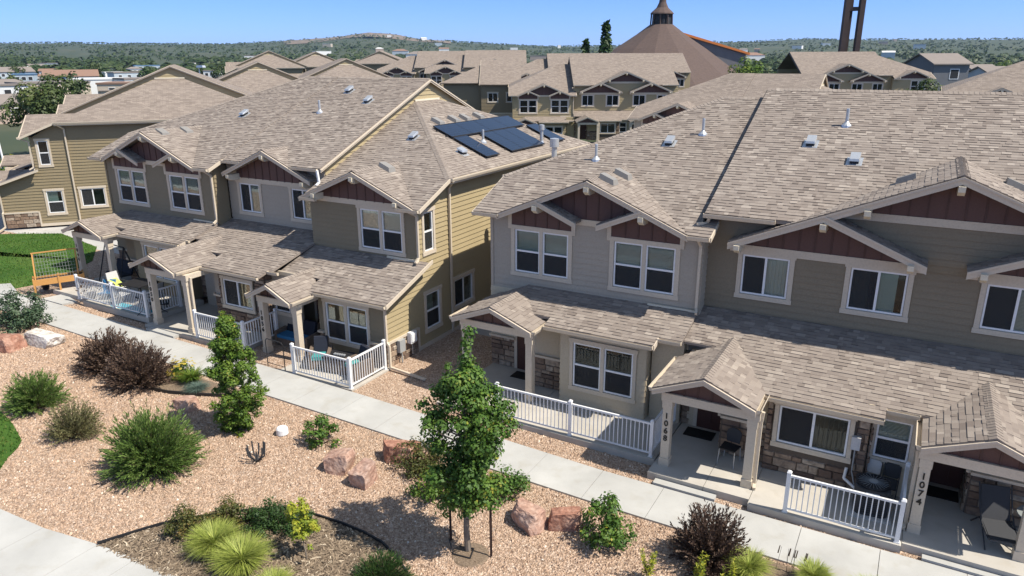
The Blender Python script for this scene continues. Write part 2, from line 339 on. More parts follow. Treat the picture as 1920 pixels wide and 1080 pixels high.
# ---- 2D interval helpers
def spans(poly, z):
    xs = []
    for (x0, z0), (x1, z1) in zip(poly, poly[1:] + poly[:1]):
        if (z0 <= z < z1) or (z1 <= z < z0): xs.append(x0 + (x1 - x0) * (z - z0) / (z1 - z0))
    xs.sort(); return list(zip(xs[::2], xs[1::2]))
class FR:                                            # wall frame: u along the wall, d outwards, z up
    def __init__(s, x, y, deg=0):
        s.x, s.y, s.deg = x, y, deg; s.c, s.s = math.cos(R(deg)), math.sin(R(deg))
    def p(s, u, d, z): return (s.x + u * s.c + d * s.s, s.y + u * s.s - d * s.c, z)
    def box(s, mb, u0, d0, z0, u1, d1, z1, t=0.5):
        P = s.p; a = [P(u0, d1, z0), P(u1, d1, z0), P(u1, d0, z0), P(u0, d0, z0)]
        return mb.hexa(a, [(q[0], q[1], z1) for q in a], t)
    def prism(s, mb, poly, d0, d1, t=0.5):           # polygon in (u,z), between depths
        return mb.hexa([s.p(u, d0, z) for u, z in poly], [s.p(u, d1, z) for u, z in poly], t)
COURSE = 0.178
def siding(root, F, poly, mat, holes=(), detail=2, z0=None, backing=True):
    """lap siding: a wall with its courses; holes are (u0,z0,u1,z1)"""
    zs = [q[1] for q in poly]; lo, hi = min(zs), max(zs); base = lo if z0 is None else z0
    W = MB(); planks = []; k = math.floor((lo - base) / COURSE)
    while base + k * COURSE < hi - 1e-4:
        a = max(lo, base + k * COURSE); b = min(hi, base + (k + 1) * COURSE); k += 1
        if b - a < 0.012: continue
        e = 1e-4; lo_s, hi_s = spans(poly, a + e), spans(poly, b - e)
        if len(lo_s) != len(hi_s):
            m = spans(poly, (a + b) / 2); lo_s = hi_s = m
        segs = []
        for (l0, l1), (h0, h1) in zip(lo_s, hi_s):
            cur = [(l0, l1, h0, h1, a, b)]
            for (hu0, hz0, hu1, hz1) in holes:
                nxt = []
                for (p0, p1, q0, q1, za, zb) in cur:
                    if hz1 <= za or hz0 >= zb or hu1 <= min(p0, q0) or hu0 >= max(p1, q1): nxt.append((p0, p1, q0, q1, za, zb)); continue
                    if hu0 > max(p0, q0): nxt.append((p0, hu0, q0, hu0, za, zb))
                    if hu1 < min(p1, q1): nxt.append((hu1, p1, hu1, q1, za, zb))
                    m0, m1 = max(hu0, p0), min(hu1, p1)
                    if hz0 - za > 0.012: nxt.append((m0, m1, m0, m1, za, hz0))
                    if zb - hz1 > 0.012: nxt.append((m0, m1, m0, m1, hz1, zb))
                cur = nxt
            segs += cur
        if not segs: continue
        for (p0, p1, q0, q1, za, zb) in segs:
            if max(p1 - p0, q1 - q0) < 0.03: continue
            P = MB(); planks.append(P)
            if backing: W.hexa([F.p(p0, -.1, za), F.p(p1, -.1, za), F.p(q1, -.1, zb), F.p(q0, -.1, zb)], [F.p(p0, 0, za), F.p(p1, 0, za), F.p(q1, 0, zb), F.p(q0, 0, zb)])
            P.hexa([F.p(p0, .001, za), F.p(p1, .001, za), F.p(q1, .001, zb), F.p(q0, .001, zb)],
                   [F.p(p0, .034, za), F.p(p1, .034, za), F.p(q1, .007, zb), F.p(q0, .007, zb)])
    w = W.build('wall', mat, root, tint=False)
    if detail >= 1:
        for P in planks: P.build('plank', mat, w, tint=False)
    else:
        J = MB()
        for P in planks:
            i = len(J.v); J.v += P.v; J.f += [tuple(q + i for q in f) for f in P.f]; J.t += P.t
        if J.f: tag(J.build('siding', mat, w, tint=False), kind='stuff')
    return w
def stonework(root, F, u0, z0, u1, z1, holes=(), name='stone_wall', detail=2, d=0.0, cap=None, cnt=[0]):
    W = MB(); F.box(W, u0, -0.08 + d, z0, u1, 0.02 + d, z1)
    w = W.build(name, M['mortar'], root, tint=False)
    J = MB(); z = z0
    r = random.Random(int(abs(u0 * 31 + z0 * 7 + F.x * 13) * 10))
    while z < z1 - 0.03:
        h = min(r.choice((0.12, 0.15, 0.19, 0.23)), z1 - z); u = u0
        if z1 - z - h < 0.06: h = z1 - z
        while u < u1 - 0.02:
            wd = min(r.uniform(0.22, 0.58), u1 - u)
            if u1 - u - wd < 0.09: wd = u1 - u
            a, b = u, u + wd; u += wd; bad = False; zb = z + h; za = z
            for (hu0, hz0, hu1, hz1) in holes:
                if a < hu1 and b > hu0 and za < hz1 and zb > hz0:
                    if a < hu0 - .05: b = hu0
                    elif b > hu1 + .05: a = hu1
                    else: bad = True
            if bad or b - a < 0.04: continue
            g = 0.007; dd = d + r.uniform(0.035, 0.075); e = 0.016; t = r.random()
            P = MB() if detail >= 2 and cnt[0] < 280 else J
            jx = lambda: r.uniform(-.006, .006)
            P.hexa([F.p(a + g, d + .018, za + g), F.p(b - g, d + .018, za + g), F.p(b - g, d + .018, zb - g), F.p(a + g, d + .018, zb - g)],
                   [F.p(a + g + e + jx(), dd + jx(), za + g + e), F.p(b - g - e + jx(), dd + jx(), za + g + e + jx()), F.p(b - g - e, dd + jx(), zb - g - e + jx()), F.p(a + g + e, dd + jx(), zb - g - e)], t)
            if P is not J: P.build('stone', M['stone'], w); cnt[0] += 1
        z += h
    if J.f: tag(J.build('stone_field', M['stone'], w), kind='stuff')
    if cap:
        c = MB(); F.box(c, u0 - .03, -0.02 + d, z1, u1 + .03, 0.12 + d, z1 + 0.07); c.build('stone_cap', M[cap], w, tint=False)
    return w
WCACHE = {}
def wmesh(key, fn):
    if key not in WCACHE: WCACHE[key] = fn()
    return WCACHE[key]
def window(root, F, u0, z0, w, h, kind='twin', cover='blind', detail=2, sill=True, trim=True, hw=0.10, head=None, d=0.0):
    """glass opening u0..u0+w, z0..z0+h ; local mesh x=u, -y=outwards"""
    rz = R(F.deg); o = F.p(u0, d, z0)
    def f_trim():
        b = MB(); t = hw; dd = -0.055
        B = lambda x0, zz0, x1, zz1, y=dd: b.box(x0, y, zz0, x1, 0.0, zz1)
        if trim:
            B(-t, -0.0, 0, h); B(w, 0, w + t, h)
            hh = 0.13 if head is None else head
            B(-t - .03, h, w + t + .03, h + hh, dd - .012); B(-t - .02, -0.13, w + t + .02, 0, dd - .008)
            if kind == 'twin': B(w / 2 - .055, 0, w / 2 + .055, h)
        b.box(-.02, 0.001, -.02, 0.012, 0.16, h + .02); b.box(w - .012, 0.001, -.02, w + .02, 0.16, h + .02); b.box(-.02, .001, h - .012, w + .02, .16, h + .02); b.box(-.02, .001, -.02, w + .02, .16, 0.012)
        return b.mesh('window', M['trim'], tint=False)
    W = link('window', wmesh(('t', kind, w, h, trim, hw, head), f_trim), root, o, rz)
    def f_frame():
        b = MB(); f = 0.045; y0, y1 = -0.02, 0.05
        def fr(x0, x1, zz0, zz1, ya=y0, yb=y1, ff=f):
            b.box(x0, ya, zz0, x0 + ff, yb, zz1); b.box(x1 - ff, ya, zz0, x1, yb, zz1); b.box(x0 + ff, ya, zz0, x1 - ff, yb, zz0 + ff); b.box(x0 + ff, ya, zz1 - ff, x1 - ff, yb, zz1)
        parts = []
        if kind == 'twin': parts = [(0.013, w / 2 - .055), (w / 2 + .055, w - .013)]
        else: parts = [(0.013, w - .013)]
        for (x0, x1) in parts:
            fr(x0, x1, .013, h - .013)
            if kind in ('twin', 'single'): b.box(x0 + f, y0 + .008, h * .5 - .028, x1 - f, y1 - .01, h * .5 + .028)
            elif kind == 'slider':
                b.box((x0 + x1) / 2 - .03, y0 + .004, .013 + f, (x0 + x1) / 2 + .03, y1 - .01, h - .013 - f)
        return b.mesh('sash', M['white'], tint=False)
    link('sash', wmesh(('f', kind, w, h), f_frame), W)
    if kind == 'twin': xs = [(0.05, w / 2 - .10), (w / 2 + .10, w - .05)]
    elif kind == 'slider': xs = [(0.05, w / 2 - .03), (w / 2 + .018, w - .05)]
    else: xs = [(0.05, w - .05)]
    halves = [(.055, h * .5 - .028), (h * .5 + .028, h - .055)] if kind != 'slider' else [(.055, h - .055)]
    for x0, x1 in xs:
        for a, b_ in halves:
            def f_p():
                b = MB(); b.box(0, 0, 0, x1 - x0, 0.006, b_ - a); return b.mesh('pane', M['glass'], tint=False)
            link('pane', wmesh(('p', round(x1 - x0, 3), round(b_ - a, 3)), f_p), W, (x0, 0.015, a))
            if detail >= 1 and ((kind != 'slider' and a < .1) or (kind == 'slider' and x0 < .1)):
                def f_s():
                    b = MB(); b.box(0, 0, 0, x1 - x0, 0.003, b_ - a); return b.mesh('insect_screen', M['screen'], tint=False)
                link('insect_screen', wmesh(('s', round(x1 - x0, 3), round(b_ - a, 3)), f_s), W, (x0, 0.004, a))
    def f_room():
        b = MB(); b.box(-.02, .15, -.02, w + .02, .16, h + .02); return b.mesh('interior', M['room'], tint=False)
    link('interior', wmesh(('r', w, h), f_room), W)
    if detail >= 1 and cover:
        for i, (x0, x1) in enumerate(xs):
            def f_b():
                b = MB()
                if cover == 'blind':
                    z = 0.0
                    while z < h - .13: b.box(0, .0, z, x1 - x0, .022, z + .024); z += .034
                    b.box(0, 0, h - .12, x1 - x0, .03, h - .06)
                elif cover == 'shade': b.box(0, 0, h * .42, x1 - x0, .01, h - .06)
                else:
                    k = 12; wv = (x1 - x0) * (0.7 if cover == 'curtain' else 1)
                    for j in range(k): b.box(wv * j / k, .0 + .02 * (j % 2), 0, wv * (j + 1) / k, .015 + .02 * (j % 2), h - .1)
                return b.mesh('blind', M['blind' if cover != 'curtain' else 'curtain'], tint=False)
            link('blind' if cover != 'curtain' else 'curtain', wmesh(('b', cover, round(x1 - x0, 3), h), f_b), W, (x0, 0.075, .05))
    return W
def hole(u0, z0, w, h): return (u0 - .02, z0 - .02, u0 + w + .02, z0 + h + .02)
# ---- roofs
ROOFT = []                                           # candidate single shingles per building
def roof(root, poly, near=True, thick=0.09, name='roof', seed=0, extra=0.0, rec=None):
    """poly: 3D points counter-clockwise seen from above; eave direction found from the plane"""
    P = [Vector(p) for p in poly]; n = Vector((0, 0, 0))
    for a, b in zip(P, P[1:] + P[:1]): n += a.cross(b)
    n.normalize()
    if n.z < 0: n = -n; P.reverse()
    u = Vector((0, 0, 1)).cross(n); u.normalize(); v = n.cross(u)
    o = P[0]; uv = [((p - o).dot(u), (p - o).dot(v)) for p in P]
    vm = min(q[1] for q in uv); um = min(q[0] for q in uv); vx = max(q[1] for q in uv)
    b = MB(); dn = Vector((0, 0, -thick))
    b.face(P, 0.5, [(q[0] - um, q[1] - vm) for q in uv]); low = [p + dn for p in P]; b.face(list(reversed(low)))
    for i in range(len(P)):
        j = (i + 1) % len(P); b.face([P[i], low[i], low[j], P[j]])
    ro = b.build(name, M['farroof'] if not near else M['shingle'], root)
    if not near: return ro
    rr = random.Random(seed * 77 + int(abs(o.x * 10 + o.y * 3))); J = MB(); row = 0; H = 0.143; z = vm
    def pt(a, c, h): return tuple(o + u * a + v * c + n * h)
    while z < vx - 0.01:
        zt = min(z + H, vx); segs = spans(uv, (z + zt) / 2)
        for (s0, s1) in segs:
            x = s0 - rr.random() * 0.2
            while x < s1:
                wd = rr.choice((0.09, 0.12, 0.16, 0.19, 0.23, 0.28)); a, c = max(x, s0), min(x + wd, s1); x += wd
                if c - a < 0.015: continue
                t = min(1, max(0.08, rr.gauss(0.55, 0.23))); lift = 0.013 + (0.011 if rr.random() < .5 else 0)
                q = [pt(a, z, lift), pt(c, z, lift), pt(c, zt + .02, .006), pt(a, zt + .02, .006), pt(a, z, .001), pt(c, z, .001)]
                if rec is not None: rec.append((q, t, ro))
                else: tab(J, q, t)
        z += H
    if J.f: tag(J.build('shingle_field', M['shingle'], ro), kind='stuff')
    return ro
def tab(J, q, t):
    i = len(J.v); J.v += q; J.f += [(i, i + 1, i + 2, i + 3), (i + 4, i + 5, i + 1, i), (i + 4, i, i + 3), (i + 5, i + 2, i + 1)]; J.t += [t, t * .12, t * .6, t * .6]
def flush_tabs(rec, root, campos, near_n=290):
    inv = Vector(campos) - root.location
    rec.sort(key=lambda k: (Vector(k[0][0]) - inv).length)
    byroof = {}
    for i, (q, t, ro) in enumerate(rec):
        if i < near_n:
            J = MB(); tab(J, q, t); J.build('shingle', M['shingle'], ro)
        else: byroof.setdefault(ro.name, (ro, MB()))[1]; tab(byroof[ro.name][1], q, t)
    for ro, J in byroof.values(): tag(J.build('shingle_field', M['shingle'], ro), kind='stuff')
def caps(ro, p0, p1, na, nb, w=0.15, step=0.14, near=True):
    """ridge or hip cap shingles bent over the line p0-p1; na, nb = downslope unit vectors on each side"""
    p0, p1 = Vector(p0), Vector(p1); L = (p1 - p0).length; d = (p1 - p0) / L; na, nb = Vector(na).normalized(), Vector(nb).normalized()
    J = MB(); k = 0; up = Vector((0, 0, 1)); rr = random.Random(int(L * 100)); st = step if near else 0.6
    while k * st < L:
        a, b = p0 + d * (k * st), p0 + d * min(L, (k + 1) * st + 0.02); t = min(1, max(0, rr.gauss(.58, .13))); k += 1
        h0, h1 = up * .035, up * .022
        for s in (na, nb): J.face([a + h0, b + h1, b + h1 + s * w - up * .012, a + h0 + s * w - up * .012] if s is na else [b + h1, a + h0, a + h0 + s * w - up * .012, b + h1 + s * w - up * .012], t)
        for s in (na, nb): J.face([a + h0, a + h0 + s * w - up * .012, a + s * w - up * .03, a - up * 0.0], t)
    return J.build('ridge_cap', M['shingle'], ro)
def gutter(root, p0, p1, out, name='gutter'):
    """K gutter along p0-p1, out = outward unit xy"""
    p0, p1, o = Vector(p0), Vector(p1), Vector((*out, 0)); b = MB(); t = .012
    def strip(a, c):                                  # (offset,z) profile segments as thin closed boxes
        dx, dz = c[0] - a[0], c[1] - a[1]; l = math.hypot(dx, dz); nx, nz = -dz / l * t, dx / l * t
        pr = [a, c, (c[0] + nx, c[1] + nz), (a[0] + nx, a[1] + nz)]
        b.hexa([p0 + o * q[0] + Vector((0, 0, q[1])) for q in pr], [p1 + o * q[0] + Vector((0, 0, q[1])) for q in pr])
    strip((.008, -.115), (.008, -.01)); strip((.02, -.115), (.085, -.115)); strip((.085, -.115), (.118, -.03)); strip((.118, -.03), (.118, .0))
    for p, q in ((p0, p1), (p1, p0)):
        d = (q - p).normalized() * .01
        pr = [(.008, -.115), (.085, -.115), (.118, -.03), (.118, 0), (.008, 0)]
        b.hexa([p + o * x[0] + Vector((0, 0, x[1])) for x in pr], [p + d + o * x[0] + Vector((0, 0, x[1])) for x in pr])
    return b.build(name, M['trim'], root, tint=False)
def board(root, p0, p1, h, t, out, name, mat='fascia', dz=0):
    """board hanging below the line p0-p1, thickness t outward"""
    p0, p1, o = Vector(p0), Vector(p1), Vector((*out, 0)) * t; z = Vector((0, 0, dz)); k = Vector((0, 0, -h))
    b = MB(); b.hexa([p0 + z, p1 + z, p1 + z + k, p0 + z + k], [p0 + z + o, p1 + z + o, p1 + z + k + o, p0 + z + k + o])
    return b.build(name, M[mat], root, tint=False)
def rake(root, p0, p1, out=(0, -1), h=0.15, mat='fascia'):
    o = board(root, p0, p1, h, .04, out, 'rake_board', mat, -0.03)
    board(o, Vector(p0) + Vector((*out, 0)) * .046, Vector(p1) + Vector((*out, 0)) * .046, .055, .025, out, 'drip_board', mat, -0.02)
    return o
def bracket(root, F, u, z, l=0.44, w=0.15, h=0.24):
    def f():
        b = MB(); pr = [(0, 0), (0, -h), (-l * .72, -h), (-l, -h * .55), (-l, 0)]
        b.hexa([(-w / 2, y, zz) for y, zz in pr], [(w / 2, y, zz) for y, zz in pr]); return b.mesh('bracket', M['cream'], tint=False)
    return link('bracket', wmesh(('br', l, w, h), f), root, F.p(u, 0, z), R(F.deg))
def batten_panel(root, F, poly, d0=0.0, d1=0.02, step=0.405, detail=2, u_off=None):
    P = MB(); F.prism(P, poly, d0, d1); p = P.build('gable_panel', M['maroon'], root, tint=False)
    us = [q[0] for q in poly]; tp = [(z, u) for u, z in poly]; c = (min(us) + max(us)) / 2; k = 0; J = MB()
    for s in range(-20, 21):
        u = c + (s + .5) * step
        if not (min(us) + .04 < u < max(us) - .04): continue
        sp = spans(tp, u)
        if not sp or sp[0][1] - sp[0][0] < 0.06: continue
        b = MB() if detail >= 1 else J
        F.box(b, u - .022, d1, sp[0][0], u + .022, d1 + .018, sp[0][1])
        if detail >= 1: b.build('batten', M['maroon2'], p, tint=False)
    if J.f: J.build('battens', M['maroon2'], p, tint=False)
    return p
def downspout(root, pts, w=0.075, name='downspout', mat='trim'):
    b = MB()
    for a, c in zip(pts, pts[1:]): b.bar(a, c, w, w, (0.02, 1, 0) if abs(a[2] - c[2]) > .5 * (Vector(a) - Vector(c)).length else (0, 0, 1))
    return b.build(name, M[mat], root, tint=False)
def post(root, x, y, z0, z1, number=None, w=0.215):
    b = MB(); b.box(x - w / 2, y - w / 2, z0, x + w / 2, y + w / 2, z1)
    o = b.build('porch_post', M['trim'], root, tint=False)
    c = MB(); c.box(x - w / 2 - .022, y - w / 2 - .022, z0, x + w / 2 + .022, y + w / 2 + .022, z0 + .22); c.build('post_base', M['trim'], o, tint=False)
    c = MB(); c.box(x - w / 2 - .018, y - w / 2 - .018, z1 - .2, x + w / 2 + .018, y + w / 2 + .018, z1 - .001); c.build('post_collar', M['trim'], o, tint=False)
    if number:
        for k, ch in enumerate(number):
            cu = bpy.data.curves.new('numeral', 'FONT'); cu.body = ch; cu.size = 0.215; cu.extrude = 0.008; cu.align_x = 'CENTER'; cu.offset = 0.004
            t = bpy.data.objects.new('numeral', cu); COL.objects.link(t)
            dg = bpy.context.evaluated_depsgraph_get(); me = bpy.data.meshes.new_from_object(t.evaluated_get(dg)); bpy.data.objects.remove(t)
            me.materials.clear(); me.materials.append(M['digit'])
            q = link('house_number', me, o, (x, y - w / 2 - .009, z1 - .48 - k * .21)); q.rotation_euler = (R(90), 0, 0)
    return o
def roof_vent(root, ro_z, x, y, kind, rot=0):
    """small things on the roof; ro_z(x,y) gives the roof height; the slope tips the base"""
    z = ro_z(x, y); b = MB(); n = 'roof_vent'; m = 'galv'
    if kind == 'pipe':
        b.lathe([(.16, -.05), (.15, .02), (.07, .1), (.05, .13), (.05, .5), (.045, .52)], 10, (x, y, z)); n = 'plumbing_vent'
    elif kind == 'flue':
        b.lathe([(.14, -.1), (.08, .08), (.08, .55), (.13, .56), (.13, .78), (.05, .8)], 12, (x, y, z)); n = 'flue_pipe'
    elif kind == 'hood':
        sl = (ro_z(x, y + .3) - z) / .3; sx = (ro_z(x + .3, y) - z) / .3
        P = lambda a, c, h: (x + a, y + c, z + a * sx + c * sl + h)
        b.hexa([P(-.21, -.21, .01), P(.21, -.21, .01), P(.21, .21, .01), P(-.21, .21, .01)], [P(-.21, -.21, .025), P(.21, -.21, .025), P(.21, .21, .025), P(-.21, .21, .025)])
        o = b.build(n, M[m], root, tint=False); c = MB()
        d = MB(); d.hexa([P(-.12, -.14, .022), P(.12, -.14, .022), P(.12, .13, .022), P(-.12, .13, .022)], [P(-.11, -.12, .12), P(.11, -.12, .12), P(.11, .13, .17), P(-.11, .13, .17)]); d.build('vent_throat', M['black'], o, tint=False)
        c.hexa([P(-.14, -.20, .13), P(.14, -.20, .13), P(.14, .16, .10), P(-.14, .16, .10)], [P(-.12, -.18, .19), P(.12, -.18, .19), P(.13, .16, .2), P(-.13, .16, .2)]); c.build('vent_hood', M[m], o, tint=False)
        return o
    else:                                             # flat box vent
        sl = (ro_z(x, y + .3) - z) / .3; sx = (ro_z(x + .3, y) - z) / .3
        P = lambda a, c, h: (x + a, y + c, z + a * sx + c * sl + h); n = 'box_vent'; m = 'ventbox'
        b.hexa([P(-.24, -.2, .0), P(.24, -.2, .0), P(.24, .2, .0), P(-.24, .2, .0)], [P(-.21, -.17, .17), P(.21, -.17, .17), P(.21, .17, .15), P(-.21, .17, .15)])
    return b.build(n, M[m], root, tint=False)
# ------------------------------------------------------------------ town house units
# row frame: x along the front, y=0 the projecting upper front wall, z from the site datum
SL = 0.42
def door(root, F, u0, z0, w=0.95, h=2.05, side=True):
    b = MB(); F.box(b, u0, .0, z0, u0 + w, .045, z0 + h); o = b.build('door', M['door'], root, tint=False)
    c = MB()
    for zz0, zz1 in ((.2, .75), (.85, 1.45), (1.55, 1.9)):
        for a in (.12, .53): F.box(c, u0 + a * w / .95, .045, z0 + zz0, u0 + (a + .3) * w / .95, .06, z0 + zz1)
    c.build('door_panel', M['door'], o, tint=False)
    k = MB(); F.box(k, u0 + w - .12, .045, z0 + .98, u0 + w - .06, .11, z0 + 1.04); k.build('handle', M['galv'], o, tint=False)
    t = MB(); F.box(t, u0 - .11, .001, z0, u0 - .002, .06, z0 + h + .1); F.box(t, u0 + w + .002, .001, z0, u0 + w + .11, .06, z0 + h + .1); F.box(t, u0 - .0019, .001, z0 + h + .002, u0 + w + .0019, .058, z0 + h + .1)
    t.build('door_frame', M['trim'], o, tint=False); return o
def porch(root, xc, yf, za, zb, half, yback, ypost, zslab, posts, num, det, rec, zmain=None, gut=(1, 1)):
    """gabled entry porch: ridge at xc running back, front rake at yf"""
    yr, ye = yback
    rA = roof(root, [(xc, yf, za), (xc + half, yf, zb), (xc + half, ye, zb), (xc, yr, za)], det >= 2, .08, rec=rec, seed=3)
    rB = roof(root, [(xc - half, yf, zb), (xc, yf, za), (xc, yr, za), (xc - half, ye if gut[0] != 2 else yr, zb)], det >= 2, .08, rec=rec, seed=4)
    if det >= 1: caps(rA, (xc, yf - .02, za), (xc, yr, za), (half, 0, zb - za), (-half, 0, zb - za), .15, .14, det >= 2)
    rake(root, (xc, yf, za), (xc + half, yf, zb), h=.14); rake(root, (xc - half, yf, zb), (xc, yf, za), h=.14)
    zc = zb - .16
    P = [(-half + .18, zc + .02), (half - .18, zc + .02), (half - .18, zb - .02), (0, za - .13), (-half + .18, zb - .02)]
    batten_panel(root, FR(xc, ypost - .03), P, 0, .03, .34, det)
    b = MB(); b.box(posts[0] - .16, ypost - .125, zc - .2, posts[1] + .16, ypost + .125, zc + .02); b.build('porch_beam', M['trim'], root, tint=False)
    for px in posts:
        b = MB(); b.box(px - .1, ypost + .126, zc - .17, px + .1, yr if yr < .2 else .0, zc + .01); b.build('porch_side_beam', M['trim'], root, tint=False)
    post(root, posts[0], ypost, zslab, zc - .201, num if det >= 2 else None); post(root, posts[1], ypost, zslab, zc - .201)
    if det >= 1:
        if gut[1]: gutter(root, (xc + half, yf, zb), (xc + half, ye, zb), (1, 0))
        if gut[0]: gutter(root, (xc - half, yf, zb), (xc - half, ye, zb), (-1, 0))
def entry(root, F, u0, u1, z0, z1, paint, det, cap=1.05, holes=(), d=0.0):
    """siding above a stone base"""
    siding(root, F, [(u0, z0 + cap), (u1, z0 + cap), (u1, z1), (u0, z1)], M[paint], holes, det)
    stonework(root, F, u0, z0, u1, z0 + cap - .01, (), 'stone_base', det, cap='trim' if det >= 1 else None)
def back_side(root, x0, w, dz, yb, zeave, paint, det):
    F = FR(x0 + w, yb, 180); zt = zeave - .05; hs = []
    for u in (w * .16, w * .60): hs.append((u, 3.75 + dz, 1.25, 1.12))
    siding(root, F, [(0, dz), (w, dz), (w, zt), (0, zt)], M[paint], [hole(*h) for h in hs] + [(w * .2, dz, w * .2 + 2.75, 2.2 + dz)], 0)
    for h in hs: window(root, F, *h, kind='slider', cover=None, detail=0)
    g = MB(); F.box(g, w * .2, -.12, dz, w * .2 + 2.75, -.06, 2.2 + dz); o = g.build('garage_door', M['trim'], root, tint=False)
    g = MB(); F.box(g, w * .2 - .15, -.02, 2.2 + dz, w * .2 + 2.9, .06, 2.38 + dz); F.box(g, w * .2 - .15, -.02, dz, w * .2, .05, 2.2 + dz); F.box(g, w * .2 + 2.75, -.02, dz, w * .2 + 2.9, .05, 2.2 + dz); g.build('garage_frame', M['cream'], o, tint=False)
def unit_L(root, x0, w, dz, wins, bay, bwin, slab, det, paint, rec, num=None, RY=7.4, cover=('blind', 'blind', None), low=None):
    E, ye = 5.5 + dz, -.45; F = FR(x0, 0); xa = x0 + (wins[0][0] + wins[1][0] + wins[0][2]) / 2; zr = E + SL * (RY - ye); za = 6.79 + dz; X = lambda u: x0 + u
    hz = 1.6; zh = E + SL * (hz - ye); t = RY - hz; xl = x0 - .4; yb = 2 * RY - hz; xr = x0 + w + .28
    near = det >= 2
    # main roof
    gh = (za - E) / SL; r1 = roof(root, [(xl, ye, E), (xa - gh + .02, ye, E), (xa, ye + gh - .02, za), (xa + gh - .02, ye, E), (xr, ye, E), (xr, RY, zr), (xl + t, RY, zr), (xl, hz, zh)], near, rec=rec, seed=1)
    r2 = roof(root, [(xl, hz, zh), (xl + t, RY, zr), (xl, yb, zh)], False)
    r3 = roof(root, [(xr, yb, zh), (xl, yb, zh), (xl + t, RY, zr), (xr, RY, zr)], False)
    if det >= 1:
        caps(r1, (xl, hz, zh), (xl + t, RY, zr), (.7, -.7, -.29), (-.7, .7, -.29), .15, .14, near); caps(r1, (xl + t, RY, zr), (xr, RY, zr), (0, -1, -SL), (0, 1, -SL), .15, .14, near)
    gutter(root, (xl, ye, E), (xa - 3.0, ye, E), (0, -1)); gutter(root, (xa + 3.05, ye, E), (xr, ye, E), (0, -1)); gutter(root, (xl, yb, zh), (xl, hz, zh), (-1, 0))
    board(root, (xl, ye, E), (xl, hz, zh), .14, .04, (-1, 0), 'rake_board', dz=-.01)
    board(root, (xr, ye, E), (xr, .32, E + SL * (.32 - ye)), .13, .04, (1, 0), 'rake_board', 'trim', dz=-.01)
    # nested gables
    half = (za - E) / SL; yv = ye + (za - E) / SL
    g1 = roof(root, [(xa, ye, za), (xa + half, ye, E), (xa, yv, za)], near, .07, rec=rec, seed=2); roof(root, [(xa - half, ye, E), (xa, ye, za), (xa, yv, za)], near, .07, rec=rec, seed=5)
    if det >= 1: caps(g1, (xa, ye, za), (xa, yv, za), (1, 0, -SL), (-1, 0, -SL), .15, .14, near)
    rake(root, (xa - half, ye, E), (xa, ye, za)); rake(root, (xa, ye, za), (xa + half, ye, E))
    batten_panel(root, F, [(xa - x0 - half + .25, E - .06), (xa - x0 + half - .25, E - .06), (xa - x0, za - .14)], 0, .02, .405, det)
    bracket(root, F, xa - x0, za - .20, .56)
    for i, wn in enumerate(wins):
        xs = x0 + wn[0] + wn[2] / 2; zs = za - SL * abs(xs - xa); hw = (zs - E) / SL; sg = 1 if xs < xa else -1; us = xs - x0
        roof(root, [(xs, ye, zs), (xs + sg * hw, ye, E), (xs + sg * hw, .02, E), (xs, .02, zs)], near, .05, rec=rec, seed=6 + i)
        rake(root, (xs, ye - .004, zs - .0), (xs + sg * hw, ye - .004, E))
        k = wn[2] / 2 + .1; zb = wn[1] + wn[3] + .13
        batten_panel(root, F, [(us - k, zb), (us + k, zb), (us + k, zs - SL * k - .1), (us, zs - .12), (us - k, zs - SL * k - .1)], .026, .045, .405, det)
        for s in (-1, 1): b = MB(); F.box(b, us + s * (k + .065) - .065, .026, wn[1] + wn[3] + .0, us + s * (k + .065) + .065, .06, zs - SL * (k + .06) - .1); b.build('bay_trim', M['trim'], root, tint=False)
        bracket(root, F, us, zs - .20, .56)
    b = MB(); F.box(b, wins[0][0] + wins[0][2] + .23, .026, E - .16, wins[1][0] - .23, .055, E + .02); b.build('belt_board', M['trim'], root, tint=False)
    # upper walls
    siding(root, F, [(0, 2.9 + dz), (w, 2.9 + dz), (w, E - .05), (0, E - .05)], M[paint], [hole(*q) for q in wins], det)
    for q, cv in zip(wins, cover): window(root, F, *q, kind='twin', cover=cv, detail=det, hw=.13)
    siding(root, FR(x0 + w, 0, 90), [(0, 2.9 + dz), (.62, 2.9 + dz), (.62, E + .1), (0, E - .05)], M[paint], (), det)
    siding(root, FR(x0, 12.8, -90), [(0, dz), (12.8, dz), (12.8, E - .05), (11.2, zh - .1), (0, zh - .1)], M[paint], (), 0)
    back_side(root, x0, w, dz, 12.8, zh, paint, 0)
    for ua_, ub_ in ((w - .1, w), (0, .1)): b = MB(); F.box(b, ua_, .026, 2.95 + dz, ub_, .05, E - .06); b.build('corner_board', M[paint], root, tint=False)
    downspout(root, [(x0 + w - .04, -.40, E - .1), (x0 + w - .04, -.08, E - .35), (x0 + w - .04, -.08, 3.3 + dz), (x0 + w + .02, -.3, 3.2 + dz)])
    # lower roof and porch
    zt = 3.17 + dz; zl = lambda y: zt + .27 * y; b0, b1 = bay; xp = 1.4
    L = [(xp, -1.5), (b0 - .35, -1.5), (b0 - .35, -1.9), (b1 + .3, -1.9), (b1 + .3, -1.5), (w, -1.5), (w, 0), (xp, 0)]
    roof(root, [(X(a), c, zl(c)) for a, c in L], near, .07, rec=rec, seed=9)
    gutter(root, (X(b0 - .35), -1.9, zl(-1.9)), (X(b1 + .3), -1.9, zl(-1.9)), (0, -1)); gutter(root, (X(b1 + .3), -1.5, zl(-1.5)), (X(w), -1.5, zl(-1.5)), (0, -1))
    board(root, (X(b1 + .3), -1.9, zl(-1.9)), (X(b1 + .3), -1.5, zl(-1.5)), .15, .03, (1, 0), 'rake_board')
